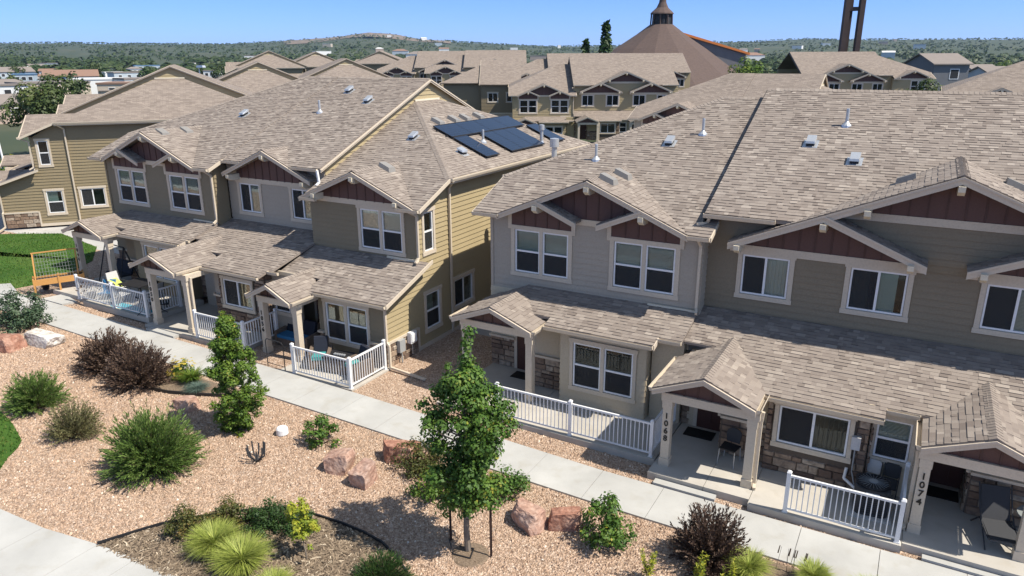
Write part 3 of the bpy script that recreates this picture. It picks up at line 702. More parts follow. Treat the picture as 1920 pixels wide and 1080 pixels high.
    porch(root, X(xp), -2.45, 3.13 + dz, 2.6 + dz, 1.38, (-.05, -1.35), -2.0, slab, (X(.25), X(2.52)), num, det, rec, gut=(2, 1))
    # flashing over the lower roof
    b = MB(); F.box(b, w - 1.5, .03, zl(-.08), w - .02, .09, zl(0) + .05); b.build('flashing', M['cream'], root, tint=False)
    # lower walls
    paint = low or paint; zw = 2.55 + dz
    siding(root, FR(X(b0), -1.47), [(0, slab), (b1 - b0, slab), (b1 - b0, zw), (0, zw)], M[paint], [hole(bwin[0] - b0, *bwin[1:])], det)
    window(root, FR(X(b0), -1.47), bwin[0] - b0, *bwin[1:], kind='twin', cover=cover[2], detail=det)
    siding(root, FR(X(b0), -.9, -90), [(0, slab), (.57, slab), (.57, zw), (0, zw)], M[paint], (), det); siding(root, FR(X(b1), -1.47, 90), [(0, slab), (.6, slab), (.6, zw), (0, zw)], M[paint], (), det)
    entry(root, FR(X(2.1), -.95), 0, b0 - 2.1, slab, 2.75 + dz, paint, det); entry(root, FR(X(b1), -.87), 0, w - b1, slab, 2.75 + dz, paint, det)
    Fd = FR(X(0), -.05); entry(root, Fd, 0, .92, slab, 2.95 + dz, paint, det); siding(root, Fd, [(.92, slab), (2.1, slab), (2.1, 2.95 + dz), (.92, 2.95 + dz)], M[paint], [(1.02, slab, 1.97, slab + 2.05)], 0)
    door(root, Fd, 1.02, slab); entry(root, FR(X(2.1), -.05, -90), 0, .9, slab, 2.8 + dz, paint, det)
    return dict(front=lambda x, y: E + SL * (y - ye))
def unit_N(root, x0, w, dz, det, paint, rec, slab, nums=(None, None), wall=.55, low=None, RY=7.4):
    """wide middle unit: one broad gable over two smaller ones"""
    E, ye = 6.05 + dz, .1; F = FR(x0, wall); X = lambda u: x0 + u; near = det >= 2; zr = E + SL * (RY - ye); xl, xr = x0 - .05, x0 + w
    yb = 2 * RY - ye - 1.5; zbk = zr - SL * (yb - RY)
    xa = X(5.93); za = 7.56 + dz; gh = (za - E) / SL; r1 = roof(root, [(xl, ye, E), (xa - gh + .02, ye, E), (xa, ye + gh - .02, za), (xa + gh - .02, ye, E), (xr, ye, E), (xr, RY, zr), (xl, RY, zr)], near, rec=rec, seed=21)
    roof(root, [(xr, yb, zbk), (xl, yb, zbk), (xl, RY, zr), (xr, RY, zr)], False)
    if det >= 1: caps(r1, (xl, RY, zr), (xr, RY, zr), (0, -1, -SL), (0, 1, -SL), .15, .14, near)
    board(root, (xl, ye, E), (xl, RY, zr), .26, .035, (-1, 0), 'rake_board', 'black', dz=-.03)  # painted black to draw the shadow line along the roof step
    xa = X(5.93); za = 7.56 + dz; yg = -.05; zb = za - SL * 5.25; half = 5.25; yv = ye + (za - E) / SL
    # broad gable: the slopes run back until they meet the main plane
    def slope(sg):
        ym = ye + .02                                 # at the eave height the gable side dives under the main roof
        xe = xa + sg * (za - E) / SL
        pts = [(xa, yg, za), (xa + sg * half, yg, zb), (xa + sg * half, wall + .02, zb), (xe, wall + .02, E), (xe, ym, E), (xa, yv, za)]
        pts = [(xa, yg, za), (xa + sg * half, yg, zb), (xa + sg * half, wall + .02, zb), (xe + sg * .02, wall + .02, E - .01), (xa, yv, za)]
        return roof(root, pts, near, .07, rec=rec, seed=23 + sg)
    g = slope(1); slope(-1)
    if det >= 1: caps(g, (xa, yg, za), (xa, yv, za), (1, 0, -SL), (-1, 0, -SL), .15, .14, near)
    rake(root, (xa - half, yg, zb), (xa, yg, za), h=.18); rake(root, (xa, yg, za), (xa + half, yg, zb), h=.18)
    zB = 6.30 + dz; k = (za - zB) / SL - .3; ua = xa - x0
    batten_panel(root, F, [(ua - k, zB + .1), (ua + k, zB + .1), (ua + k, zB + .14), (ua, za - .14), (ua - k, zB + .14)], .026, .045, .405, det)
    b = MB(); F.box(b, ua - k - .2, .028, zB - .1, ua + k + .2, .065, zB + .1); b.build('belt_board', M['trim'], root, tint=False)
    bracket(root, F, ua, za - .24, .74); bracket(root, F, ua - k + .8, zB + .26, .74); bracket(root, F, ua + k - .8, zB + .26, .74)
    wz, wh = 3.76 + dz, 1.16; wins = [(1.0, wz, 1.28, wh), (3.8, wz, 1.36, wh), (6.85, wz, 1.36, wh), (9.6, wz, 1.28, wh)]
    for i, us in enumerate((3.05, 8.81)):
        xs = X(us); zs = za - SL * abs(xs - xa); hw = 2.46; sg = 1 if xs < xa else -1; ze = zs - SL * hw
        roof(root, [(xs, yg, zs), (xs + sg * hw, yg, ze), (xs + sg * hw, wall + .02, ze), (xs, wall + .02, zs)], near, .05, rec=rec, seed=26 + i)
        rake(root, (xs, yg - .004, zs), (xs + sg * hw, yg - .004, ze), h=.18)
        batten_panel(root, F, [(us - hw + .1, 5.16 + dz), (us + hw - .1, 5.16 + dz), (us + hw - .12, ze - .05), (us, zs - .14), (us - hw + .12, ze - .05)], .026, .045, .405, det)
        b = MB(); F.box(b, us - hw + .05, .028, 4.98 + dz, us + hw - .05, .065, 5.19 + dz); b.build('belt_board', M['trim'], root, tint=False)
        for q in (0, hw - .35, -hw + .35): bracket(root, F, us + q, zs - .24 if q == 0 else 5.19 + dz + .11, .74)
    wp = [(0, 2.9 + dz), (w, 2.9 + dz), (w, E - .0), (ua + (za - E) / SL, E - .0), (ua, za - .15), (ua - (za - E) / SL, E - .0), (0, E)]
    siding(root, F, wp, M[paint], [hole(*q) for q in wins] + [(us - 1.9, 5.1 + dz, us + 1.9, 5.5 + dz) for us in (3.05, 8.81)], det)
    for q, cv in zip(wins, ('full', 'curtain', 'blind', None)): window(root, F, *q, kind='slider', cover=cv, detail=det, hw=.12, head=.12)
    gutter(root, (xl - .03, ye, E), (X(1.85), ye, E), (0, -1)); gutter(root, (X(10.0), ye, E), (xr, ye, E), (0, -1))
    downspout(root, [(X(.1), ye - .05, E - .1), (X(.02), ye + .1, E - .28), (X(-.22), ye - .12, E - .3)])
    back_side(root, x0, w, dz, 12.9, zbk, paint, 0)
    # lower roof
    zt = 3.2 + dz; zl = lambda y: zt + .26 * (y - wall)
    L = [(0, -1.3), (1.26, -1.3), (1.26, -2.8), (5.15, -2.8), (5.15, -2.4), (7.16, -2.4), (7.16, -2.4), (9.3, -2.4), (9.3, -2.8), (w, -2.8), (w, wall), (0, wall)]
    roof(root, [(X(a), c, zl(c)) for a, c in L], near, .07, rec=rec, seed=31)
    gutter(root, (X(2.5), -2.8, zl(-2.8)), (X(5.15), -2.8, zl(-2.8)), (0, -1)); gutter(root, (X(5.15), -2.4, zl(-2.4)), (X(5.85), -2.4, zl(-2.4)), (0, -1)); gutter(root, (X(8.5), -2.4, zl(-2.4)), (X(9.3), -2.4, zl(-2.4)), (0, -1)); gutter(root, (X(9.3), -2.8, zl(-2.8)), (X(w), -2.8, zl(-2.8)), (0, -1))
    board(root, (X(0), -1.3, zl(-1.3)), (X(0), wall, zl(wall)), .14, .03, (-1, 0), 'rake_board', dz=-.02)
    for c, n, ps in ((1.24, nums[0], (.34, 2.42)), (7.16, nums[1], (6.05, 8.02))):
        zA, zb2 = 2.87 + dz, 2.35 + dz
        porch(root, X(c), -3.8, zA, zb2, 1.26, ((zA - zt) / .26 + wall - .03, -1.6 if c < 2 else -2.3), -3.52, slab, (X(ps[0]), X(ps[1])), n, det, rec)
    for ps in ((.34, 2.42), (6.05, 8.02)): downspout(root, [(X(ps[1] + .2 if ps[0] < 1 else ps[0] - .2), -3.5, 2.2 + dz), (X(ps[1] + .17 if ps[0] < 1 else ps[0] - .17), -3.5, 1.9 + dz), (X(ps[1] + .17 if ps[0] < 1 else ps[0] - .17), -3.5, slab + .1), (X(ps[1] + .2 if ps[0] < 1 else ps[0] - .2), -3.66, slab + .05)])
    # lower walls
    paint = low or paint; zw = 2.45 + dz
    F1 = FR(X(0), -1.1); siding(root, F1, [(.2, slab), (1.5, slab), (1.5, zw), (.2, zw)], M[paint], [(.5, slab, 1.4, slab + 2.05)], 0); door(root, F1, .5, slab, .9)
    stonework(root, FR(X(.02), -1.05), 0, slab, .25, zw - .1, (), 'stone_wall', det, d=.02)
    siding(root, FR(X(0), -1.2, 0), [(-.9, slab), (0, slab), (0, zw + .2), (-.9, zw + .2)], M[paint], (), 0)
    F2 = FR(X(1.42), -2.2); entry(root, F2, 0, 1.14, slab, zw - .03, paint, det); entry(root, FR(X(1.42), -1.1, -90), 0, 1.1, slab, zw, paint, det)
    F3 = FR(X(2.56), -2.42); hs = (.28, 1.0 + dz, 1.62, 1.02)
    siding(root, F3, [(.1, slab), (2.3, slab), (2.3, zw - .25), (.1, zw - .25)], M[paint], [hole(*hs)], 0)
    stonework(root, F3, 0, slab, 2.32, zw - .12, [(.14, .86, 2.05, 2.2)], 'stone_wall', det, d=.02)
    window(root, F3, *hs, kind='slider', cover='blind', detail=det, d=.075)
    siding(root, FR(X(4.88), -2.42, 90), [(0, slab), (.3, slab), (.3, zw), (0, zw)], M[paint], (), 0); stonework(root, FR(X(4.88), -2.42, 90), 0, slab, .2, zw - .12, (), 'stone_wall', det, d=.02)
    F4 = FR(X(4.9), -2.2); h4 = (.1, 1.06 + dz, .76, 1.04); siding(root, F4, [(0, slab), (1.1, slab), (1.1, zw), (0, zw)], M[paint], [hole(*h4)], det); window(root, F4, *h4, kind='single', cover='blind', detail=det)
    F5 = FR(X(6.0), -1.1); siding(root, F5, [(0, slab), (1.2, slab), (1.2, zw), (0, zw)], M[paint], [(.2, slab, 1.1, slab + 2.05)], 0); door(root, F5, .2, slab, .9)
    siding(root, FR(X(6.0), -2.2, 90), [(0, slab), (1.1, slab), (1.1, zw), (0, zw)], M[paint], (), 0)
    entry(root, FR(X(7.05), -2.2), 0, 1.5, slab, zw - .03, paint, det); entry(root, FR(X(7.05), -1.1, -90), 0, 1.1, slab, zw, paint, det)
    h6 = (.3, .62 + dz, 1.9, 1.4); F6 = FR(X(8.55), -2.42); siding(root, F6, [(0, slab), (w - 8.55, slab), (w - 8.55, zw - .1), (0, zw - .1)], M[paint], [hole(*h6)], 0); window(root, F6, *h6, kind='twin', cover=None, detail=det)
    return dict(front=lambda x, y: E + SL * (y - ye))
def unit_M(root, x0, w, dz, det, paint, rec, slab, num=None, RY=7.55, wall=.72):
    ye = .3; E = 6.24; E = E - .35 + dz; F = FR(x0, wall); X = lambda u: x0 + u; near = det >= 2; zr = E + SL * (RY - ye); xl, xr = x0 + .285, x0 + w + .17; yb = 14.7; zbk = zr - SL * (yb - RY)
    xa = X(2.72); za = 6.78 - .35 + dz; gh = (za - E) / SL; r1 = roof(root, [(xl, ye, E), (xa - gh + .02, ye, E), (xa, ye + gh - .02, za), (xa + gh - .02, ye, E), (xr, ye, E), (xr, RY, zr), (xl, RY, zr)], near, rec=rec, seed=41); roof(root, [(xr, yb, zbk), (xl, yb, zbk), (xl, RY, zr), (xr, RY, zr)], False)
    if det >= 1: caps(r1, (xl, RY, zr), (xr, RY, zr), (0, -1, -SL), (0, 1, -SL), .15, .14, near)
    rake(root, (xr, ye, E), (xr, RY, zr), (1, 0), .11, 'trim'); rake(root, (xr, RY, zr), (xr, yb, zbk), (1, 0), .11, 'trim')
    # end gable above the lower hip roof next door
    Fg = FR(x0 + w, 0, 90); siding(root, Fg, [(wall, E - .3), (yb - .5, E - .3), (yb - .4, zbk + .1), (RY, zr - .1), (wall + .02, E + SL * (wall - ye) - .1)], M['olive'], (), 1 if det >= 1 else 0)
    xa = X(2.72); za = 6.78 - .35 + dz; half = 2.42; yg = .22; yv = ye + (za - E) / SL; ze = za - SL * half
    for sg in (1, -1):
        xe = xa + sg * (za - E) / SL
        g = roof(root, [(xa, yg, za), (xa + sg * half, yg, ze), (xa + sg * half, wall + .02, ze), (xe, wall + .02, E - .01), (xa, yv, za)], near, .06, rec=rec, seed=43 + sg)
    if det >= 1: caps(g, (xa, yg, za), (xa, yv, za), (1, 0, -SL), (-1, 0, -SL), .15, .14, near)
    rake(root, (xa - half, yg, ze), (xa, yg, za)); rake(root, (xa, yg, za), (xa + half, yg, ze)); ua = xa - x0; zB = 5.42 - .35 + dz
    batten_panel(root, F, [(ua - half + .3, zB + .08), (ua + half - .3, zB + .08), (ua + half - .3, ze + .02), (ua, za - .14), (ua - half + .3, ze + .02)], .026, .045, .405, det)
    b = MB(); F.box(b, ua - half + .15, .028, zB - .08, ua + half - .15, .06, zB + .1); b.build('belt_board', M['trim'], root, tint=False)
    for q in (0, half - .38, -half + .38): bracket(root, F, ua + q, za - .2 if q == 0 else zB + .26, .62)
    wins = [(.66, 4.09 - .35 + dz, 1.16, 1.2), (3.62, 4.09 - .35 + dz, 1.16, 1.2)]
    siding(root, F, [(0, 2.9 + dz), (w, 2.9 + dz), (w, E + .1), (ua + 1.2, E + .1), (ua, za - .15), (ua - 1.2, E + .1), (0, E + .1)], M[paint], [hole(*q) for q in wins], det)
    for q, cv in zip(wins, ('curtain', 'curtain')): window(root, F, *q, kind='slider', cover=cv, detail=det, hw=.12, head=.1)
    gutter(root, (xl - .5, ye, E), (xa - 1.35, ye, E), (0, -1)); gutter(root, (xa + 1.4, ye, E), (xr - .1, ye, E), (0, -1))
    downspout(root, [(xr - .08, ye - .08, E - .05), (xr - .04, ye - .06, E - .5), (xr - .04, ye - .22, E - .6)], mat='white')
    back_side(root, x0, w, dz, 14.2, zbk, paint, 0)
    # lower
    zt = 3.35 + dz; zl = lambda y: zt + .245 * (y - wall)
    L = [(.3, -1.9), (2.35, -1.9), (2.35, -2.9), (5.35, -2.9), (5.35, -2.4), (w + .05, -2.4), (w + .05, wall), (-.05, wall), (-.05, -1.2), (.3, -1.2)]
    roof(root, [(X(a), c, zl(c)) for a, c in L], near, .07, rec=rec, seed=47)
    gutter(root, (X(2.35), -2.9, zl(-2.9)), (X(5.35), -2.9, zl(-2.9)), (0, -1)); gutter(root, (X(5.35), -2.4, zl(-2.4)), (X(w + .4), -2.4, zl(-2.4)), (0, -1))
    zA, zb = 3.0 + dz, 2.48 + dz
    porch(root, X(1.0), -4.0, zA, zb, 1.28, ((zA - zt) / .245 + wall - .03, -2.2), -3.62, slab, (X(.35), X(2.38)), num, det, rec)
    downspout(root, [(X(2.6), -3.6, 2.25 + dz), (X(2.58), -3.6, 1.95 + dz), (X(2.58), -3.6, slab + .06), (X(2.6), -3.8, slab + .05)])
    zw = 2.5 + dz
    F1 = FR(X(0), -1.1); siding(root, F1, [(.1, slab), (2.3, slab), (2.3, zw + .1), (.1, zw + .1)], M[paint], [(.9, slab, 1.85, slab + 2.05)], 0); door(root, F1, .9, slab)
    entry(root, FR(X(2.1), -1.1, -90), 0, 1.1, slab, zw, paint, det); entry(root, FR(X(2.1), -2.2), 0, .6, slab, zw - .05, paint, det)
    F3 = FR(X(2.6), -2.36); hs = (.3, .93 + dz, 1.5, 1.04)
    siding(root, F3, [(.1, slab), (2.4, slab), (2.4, zw - .25), (.1, zw - .25)], M[paint], [hole(*hs)], 0)
    stonework(root, F3, 0, slab, 2.45, zw - .14, [(.14, .78 + dz, 1.96, 2.2 + dz)], 'stone_wall', det, d=.02); window(root, F3, *hs, kind='slider', cover='shade', detail=det, d=.075)
    stonework(root, FR(X(5.05), -2.36, 90), 0, slab, .3, zw - .14, (), 'stone_wall', det, d=.02)
    F4 = FR(X(5.05), -2.05); h4 = (.1, .95 + dz, .76, 1.04); siding(root, F4, [(0, slab), (1.4, slab), (1.4, zw), (0, zw)], M[paint], [hole(*h4)], det); window(root, F4, *h4, kind='single', cover='blind', detail=det)
    return dict(front=lambda x, y: E + SL * (y - ye))
def unit_R(root, x0, w, dz, det, paint, rec, slab, gz, num=None, wall=-.15, low=-2.2, solar=False):
    """right end unit: hip roof, one gable, a long side wall with windows"""
    ye = wall - .45; E = 5.34 + dz - .04; F = FR(x0, wall); X = lambda u: x0 + u; near = det >= 2; xr = x0 + w + .42
    y1 = 1.28; z1 = E + SL * (y1 - ye); t = w + .42; ztop = z1 + SL * t; yR2 = 13.6
    xa = X(w / 2 + .06); r1 = roof(root, [(x0, ye, E), (xa - 2.44, ye, E), (xa, ye + 2.58, E + SL * 2.6), (xa + 2.6, ye, E), (xr, ye, E), (xr, y1, z1), (x0, y1 + t, ztop)], near, rec=rec, seed=51)
    r2 = roof(root, [(xr, y1, z1), (xr, yR2, z1), (x0, yR2 - t, ztop), (x0, y1 + t, ztop)], near, rec=rec, seed=52); r3 = roof(root, [(xr, yR2, z1), (x0, yR2, z1), (x0, yR2 - t, ztop)], False)
    if det >= 1:
        caps(r1, (xr, y1, z1), (x0, y1 + t, ztop), (-.7, -.7, -.29), (.7, .7, -.29), .15, .14, near); caps(r2, (xr, yR2, z1), (x0, yR2 - t, ztop), (.7, -.7, -.29), (-.7, .7, -.29), .15, .14, near)
    b = MB(); b.box(x0 + .005, y1 + t - .1, ztop - .01, x0 + .09, yR2 - t + .1, ztop + .07); b.build('flashing', M['cream'], root, tint=False)
    gutter(root, (xr, y1, z1), (xr, yR2, z1), (1, 0)); board(root, (xr, ye, E), (xr, y1, z1), .13, .04, (1, 0), 'rake_board', 'trim', dz=0.0); 
    board(root, (xr, y1, z1), (xr, yR2, z1), .2, .007, (1, 0), 'fascia_board', 'trim', dz=-.005)
    gutter(root, (X(-.0), ye, E), (X(.75), ye, E), (0, -1)); gutter(root, (X(w - .55), ye, E), (xr, ye, E), (0, -1))
    xa = X(w / 2 + .06); half = 2.62; za = E + SL * half; yv = ye + half
    g = roof(root, [(xa, ye, za), (xa + half, ye, E), (xa, yv, za)], near, .07, rec=rec, seed=53); roof(root, [(xa - half, ye, E), (xa, ye, za), (xa, yv, za)], near, .07, rec=rec, seed=54)
    if det >= 1: caps(g, (xa, ye, za), (xa, yv, za), (1, 0, -SL), (-1, 0, -SL), .15, .14, near)
    rake(root, (xa - half, ye, E), (xa, ye, za)); rake(root, (xa, ye, za), (xa + half, ye, E)); ua = xa - x0
    batten_panel(root, F, [(ua - half + .3, E - .0), (ua + half - .3, E - .0), (ua + half - .32, E + .04), (ua, za - .14), (ua - half + .32, E + .04)], .026, .045, .405, det)
    b = MB(); F.box(b, ua - half + .2, .028, E - .17, ua + half - .2, .06, E + .02); b.build('belt_board', M['trim'], root, tint=False)
    for q in (0, half - .75, -half + .75): bracket(root, F, ua + q, za - .2 if q == 0 else E + .17, .58)
    wn = (w - 2.52, 3.58 + dz - .0, 1.86, 1.45)
    siding(root, F, [(0, 2.9 + dz), (w, 2.9 + dz), (w, E - .03), (0, E - .03)], M[paint], [hole(*wn)], det); window(root, F, *wn, kind='twin', cover='shade', detail=det, hw=.12)
    siding(root, FR(x0, .9, -90), [(0, 2.9 + dz), (1.05, 2.9 + dz), (1.05, E - .03), (0, E + .3)], M[paint], (), det)
    # side wall
    S = FR(x0 + w, 0, 90); lo = low
    zt = 3.36 + dz; zl = lambda y: zt + .345 * (y - wall)
    poly = [(lo, gz), (13.0, gz), (13.0, z1 - .1), (y1 - .0, z1 - .1), (wall, E - .1), (wall, zl(wall)), (lo, zl(lo) - .09)]
    ws = [(.16, 3.62 + dz, .56, 1.42, 'single', None), (.12, .72 + dz, .86, 1.35, 'single', 'curtain'), (1.95, 1.02 + dz, 1.3, 1.08, 'slider', None)]
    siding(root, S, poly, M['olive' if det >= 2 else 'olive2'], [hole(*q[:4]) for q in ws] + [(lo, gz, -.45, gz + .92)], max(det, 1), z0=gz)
    for q in ws: window(root, S, *q[:4], kind=q[4], cover=q[5], detail=max(det, 1), hw=.1)
    b = MB(); S.box(b, -.45, .03, gz + .0, -.36, .07, gz + .92); S.box(b, lo, .03, gz + .86, -.45, .075, gz + .95); S.box(b, -.36, .03, gz, 13, .05, gz + .17); b.build('stone_trim', M['trim'], root, tint=False)
    stonework(root, S, lo, gz, -.46, gz + .86, (), 'stone_base', max(det, 1), d=.0)
    yd = y1 + .42
    downspout(root, [(xr + .06, y1 + .12, z1 - .1), (x0 + w + .1, yd, z1 - .4), (x0 + w + .1, yd, gz + .1)]); downspout(root, [(X(w) + .05, wall - .5, E - .1), (X(w) + .05, wall - .08, E - .3), (X(w) + .05, wall - .08, zl(wall) + .15), (X(w) + .08, wall - .3, zl(wall) + .02)])
    downspout(root, [(X(w) + .07, low - .4, zl(low - .4) - .12), (X(w) + .07, low - .03, zl(low - .4) - .3), (X(w) + .07, low - .03, gz + 1.0), (X(w) + .19, low - .05, gz + .9), (X(w) + .19, low - .05, gz + .12), (X(w) + 1.7, low - .15, gz + .06)])
    siding(root, FR(x0 + w, 13.0, 180), [(0, gz), (w, gz), (w, z1 - .1), (0, z1 - .1)], M[paint], (), 0)
    # lower front
    yE = low - .4; xp = X(1.2); zA, zb = 2.94 + dz, 2.44 + dz
    L = [(.2, low + .3), (1.9, low + .3), (1.9, yE), (w + .42, yE), (w + .42, wall), (-.05, wall), (-.05, low + .3)]
    roof(root, [(X(a), c, zl(c)) for a, c in L], near, .07, rec=rec, seed=57)
    gutter(root, (X(2.0), yE, zl(yE)), (X(w + .42), yE, zl(yE)), (0, -1)); board(root, (X(w + .42), yE, zl(yE)), (X(w + .42), wall + .2, zl(wall + .2)), .13, .04, (1, 0), 'rake_board', 'trim')
    porch(root, xp, -3.72, zA, zb, 1.02, ((zA - zt) / .345 + wall - .03, low - .3), -3.2, slab, (X(.35), X(1.95)), num, det, rec)
    b = MB(); F.box(b, w - 1.35, .03, zl(wall - .1), w + .03, .09, zl(wall) + .06); b.build('flashing', M['cream'], root, tint=False)
    zw = zl(yE) - .02
    F2 = FR(X(2.0), low); h2 = (w - 2.0 - 2.58, .72 + dz, 1.86, 1.37)
    siding(root, F2, [(0, slab), (w - 2.0, slab), (w - 2.0, zw + .05), (0, zw + .05)], M[paint], [hole(*h2)], det); window(root, F2, *h2, kind='twin', cover=None, detail=det)
    stonework(root, F2, 0, slab, h2[0] - .14, slab + .78, (), 'stone_base', det, d=.02, cap='trim' if det >= 1 else None); stonework(root, F2, h2[0] + h2[2] + .14, slab, w - 2.0, slab + .78, (), 'stone_base', det, d=.02, cap='trim' if det >= 1 else None)
    siding(root, FR(X(2.0), -1.2, -90), [(0, slab), (1.0, slab), (1.0, zw + .1), (0, zw + .1)], M['door' if False else paint], (), 0)
    F1 = FR(X(0), -1.2); siding(root, F1, [(0, slab), (2.0, slab), (2.0, zw + .2), (0, zw + .2)], M[paint], [(.95, slab, 1.9, slab + 2.05)], 0); door(root, F1, .95, slab)
    return dict(side=lambda x, y: z1 + SL * (xr - x), front=lambda x, y: E + SL * (y - ye), xr=xr, y1=y1, z1=z1)
CAMP = (0, 0, 10.26)
# ------------------------------------------------------------------ the two near buildings
B = thing('townhouse_row', 'beige and umber townhouse row with house numbers 1062, 1068 and 1074 at right', 'townhouses', (-5.05, 19.9, 0), 0, 'townhouse rows')
recB = []
fB = unit_L(B, -6.95, 6.95, 0, [(.90, 3.56, 1.9, 1.42), (4.30, 3.56, 1.9, 1.42)], (3.28, 5.98), (3.7, .72, 1.9, 1.42), .15, 2, 'taupe', recB, '1062', low='sand')
fN = unit_N(B, 0, 11.9, 0, 2, 'umber', recB, .15, ('1068', '1074'), low='sand')
flush_tabs(recB, B, CAMP)
A = thing('townhouse_row', 'olive and taupe townhouse row with house numbers 1050 and 1056 and rooftop solar panels', 'townhouses', (-25.25, 19.9, 0), 0, 'townhouse rows')
recA = []
fAL = unit_L(A, -7.25, 7.25, .46, [(.83, 4.02, 1.9, 1.44), (4.42, 4.02, 1.9, 1.44)], (3.5, 6.8), (4.15, 1.3, 1.95, 1.38), .6, 2, 'tan', recA, '1044', RY=7.5, cover=('shade', 'curtain', 'shade'))
fAM = unit_M(A, 0, 5.45, .35, 2, 'taupe', recA, .42, '1050')
fAR = unit_R(A, 5.45, 4.92, .04, 2, 'tan', recA, .17, .10, '1056')
flush_tabs(recA, A, CAMP)
# ------------------------------------------------------------------ roof fittings and solar panels
def fit(root, fz, items):
    ox, oy = root.location.x, root.location.y
    for kind, X, Y in items: roof_vent(root, lambda x, y: fz(x, y), X - ox, Y - oy, kind)
def sideslope(za, xa): return lambda x, y: za - SL * abs(x - xa)
bxo, axo = 5.05, 25.25
fit(B, fB['front'], [('pipe', -6.58, 24.73), ('hood', -7.49, 24.03), ('pipe', -9.6, 22.8)])
fit(B, fN['front'], [('pipe', -2.24, 25.01), ('hood', -3.05, 23.84), ('hood', -1.72, 23.02)])
fit(B, sideslope(6.79, -8.43 + bxo), [('box', -8.12, 20.3), ('box', -8.1, 21.45)])
fit(B, sideslope(7.56, .88 + bxo), [('box', -.34, 21.83), ('box', 2.13, 22.1)])
fit(A, fAM['front'], [('hood', -23.16, 26.1), ('hood', -21.39, 25.26), ('pipe', -23.23, 24.2)])
fit(A, fAL['front'], [('hood', -27.3, 23.6)])
fit(A, sideslope(7.25, -29.1 + axo), [('box', -28.7, 20.34), ('box', -28.65, 21.5)])
fit(A, fAR['front'], [('hood', -17.79, 23.6)])
fit(A, sideslope(5.34 + SL * 2.62, -17.25 + axo), [('box', -17.0, 20.9)])
fit(A, fAR['side'], [('box', -17.9, 25.5), ('box', -17.9, 26.7), ('box', -17.9, 27.6), ('box', -17.9, 28.7), ('hood', -15.66, 23.87), ('pipe', -16.1, 26.13), ('flue', -15.3, 29.9)])
b = MB(); b.lathe([(.10, 6.0), (.10, 7.0), (.17, 7.02), (.17, 7.32), (.06, 7.34)], 14, (-12.05 + bxo, 24.6 - 19.9, 0)); b.build('flue_pipe', M['galv'], B, tint=False)
SA = thing('solar_array', 'dark blue rooftop solar panels on the right slope of the olive end unit', 'solar panels', (-14.5, 24.6, 0.0)); fs = fAR['side']
def panel(x0, x1, y0, y1):
    P = lambda X, Y, h: (X + 14.5, Y - 24.6, fs(X + axo, 0) + h)
    b = MB(); g = .012
    b.face([P(x1 - g, y0 + g, .13), P(x1 - g, y1 - g, .13), P(x0 + g, y1 - g, .13), P(x0 + g, y0 + g, .13)], .5, [(0, 0), (y1 - y0, 0), (y1 - y0, 1.05 * (x1 - x0)), (0, 1.05 * (x1 - x0))])
    o = b.build('solar_panel', M['solar'], SA, tint=False)
    f = MB(); lo = [P(x1 - .004, y0 + .004, .09), P(x1 - .004, y1 - .004, .09), P(x0 + .004, y1 - .004, .09), P(x0 + .004, y0 + .004, .09)]
    f.hexa(lo, [(p[0], p[1], p[2] + .037) for p in lo])
    for (a, c, d_, e_) in ((x1 - .03, x1 - .003, y0, y1), (x0 + .003, x0 + .03, y0, y1)): f.hexa([P(a, d_ + .01, .1), P(c, d_ + .01, .1), P(c, e_ - .01, .1), P(a, e_ - .01, .1)], [P(a, d_ + .01, .137), P(c, d_ + .01, .137), P(c, e_ - .01, .137), P(a, e_ - .01, .137)])
    f.build('panel_frame', M['black'], o, tint=False)
for k in range(4): panel(-17.55, -16.6, 24.62 + k * 1.52, 24.62 + (k + 1) * 1.52)
for y in (24.6, 26.62, 27.62, 28.62, 30.75): panel(-16.57, -14.98, y, y + 1.0)
b = MB()
for x in (-17.3, -16.85):
    for y0, y1 in ((24.5, 30.8),): b.bar((x + 14.5, y0 - 24.6, fs(x + axo, 0) + .06), (x + 14.5, y1 - 24.6, fs(x + axo, 0) + .06), .04, .04)
for x in (-16.2, -15.3):
    for y0, y1 in ((24.55, 25.65), (26.55, 29.7), (30.7, 31.8)): b.bar((x + 14.5, y0 - 24.6, fs(x + axo, 0) + .06), (x + 14.5, y1 - 24.6, fs(x + axo, 0) + .06), .04, .04)
b.build('mounting_rail', M['black'], SA, tint=False)
# ------------------------------------------------------------------ the ground
def yfar(x): return 15.53 + 0.17 * min(1, max(0, (-6 - x) / 8.0))
def ynear(x): return 14.10 + 0.06 * min(1, max(0, (-4 - x) / 10.0))
def clipx(poly, x, keep_less):
    out = []
    for (a, b) in zip(poly, poly[1:] + poly[:1]):
        ia = (a[0] <= x) if keep_less else (a[0] >= x); ib = (b[0] <= x) if keep_less else (b[0] >= x)
        if ia: out.append(a)
        if ia != ib: t = (x - a[0]) / (b[0] - a[0]); out.append((x, a[1] + t * (b[1] - a[1])))
    return out
def sheet(name, poly, mat, dz, thick=0.12, kind='structure'):
    b = MB()
    for lo, hi in ((-1e4, -31), (-31, -6), (-6, 1e4)):
        p = clipx(clipx(poly, hi, True), lo, False)
        if len(p) < 3: continue
        b.hexa([(x, y, zg(x) + dz - thick) for x, y in p], [(x, y, zg(x) + dz) for x, y in p])
    return tag(b.build(name, M[mat], tint=False), kind=kind)
sheet('gravel_bed', [(-60, 3), (16, 3), (16, 22), (-60, 22)], 'gravel', -0.045)
sheet('courtyard', [(-60, 22.0), (16, 22.0), (16, 52), (-60, 52)], 'kerb', -0.06)
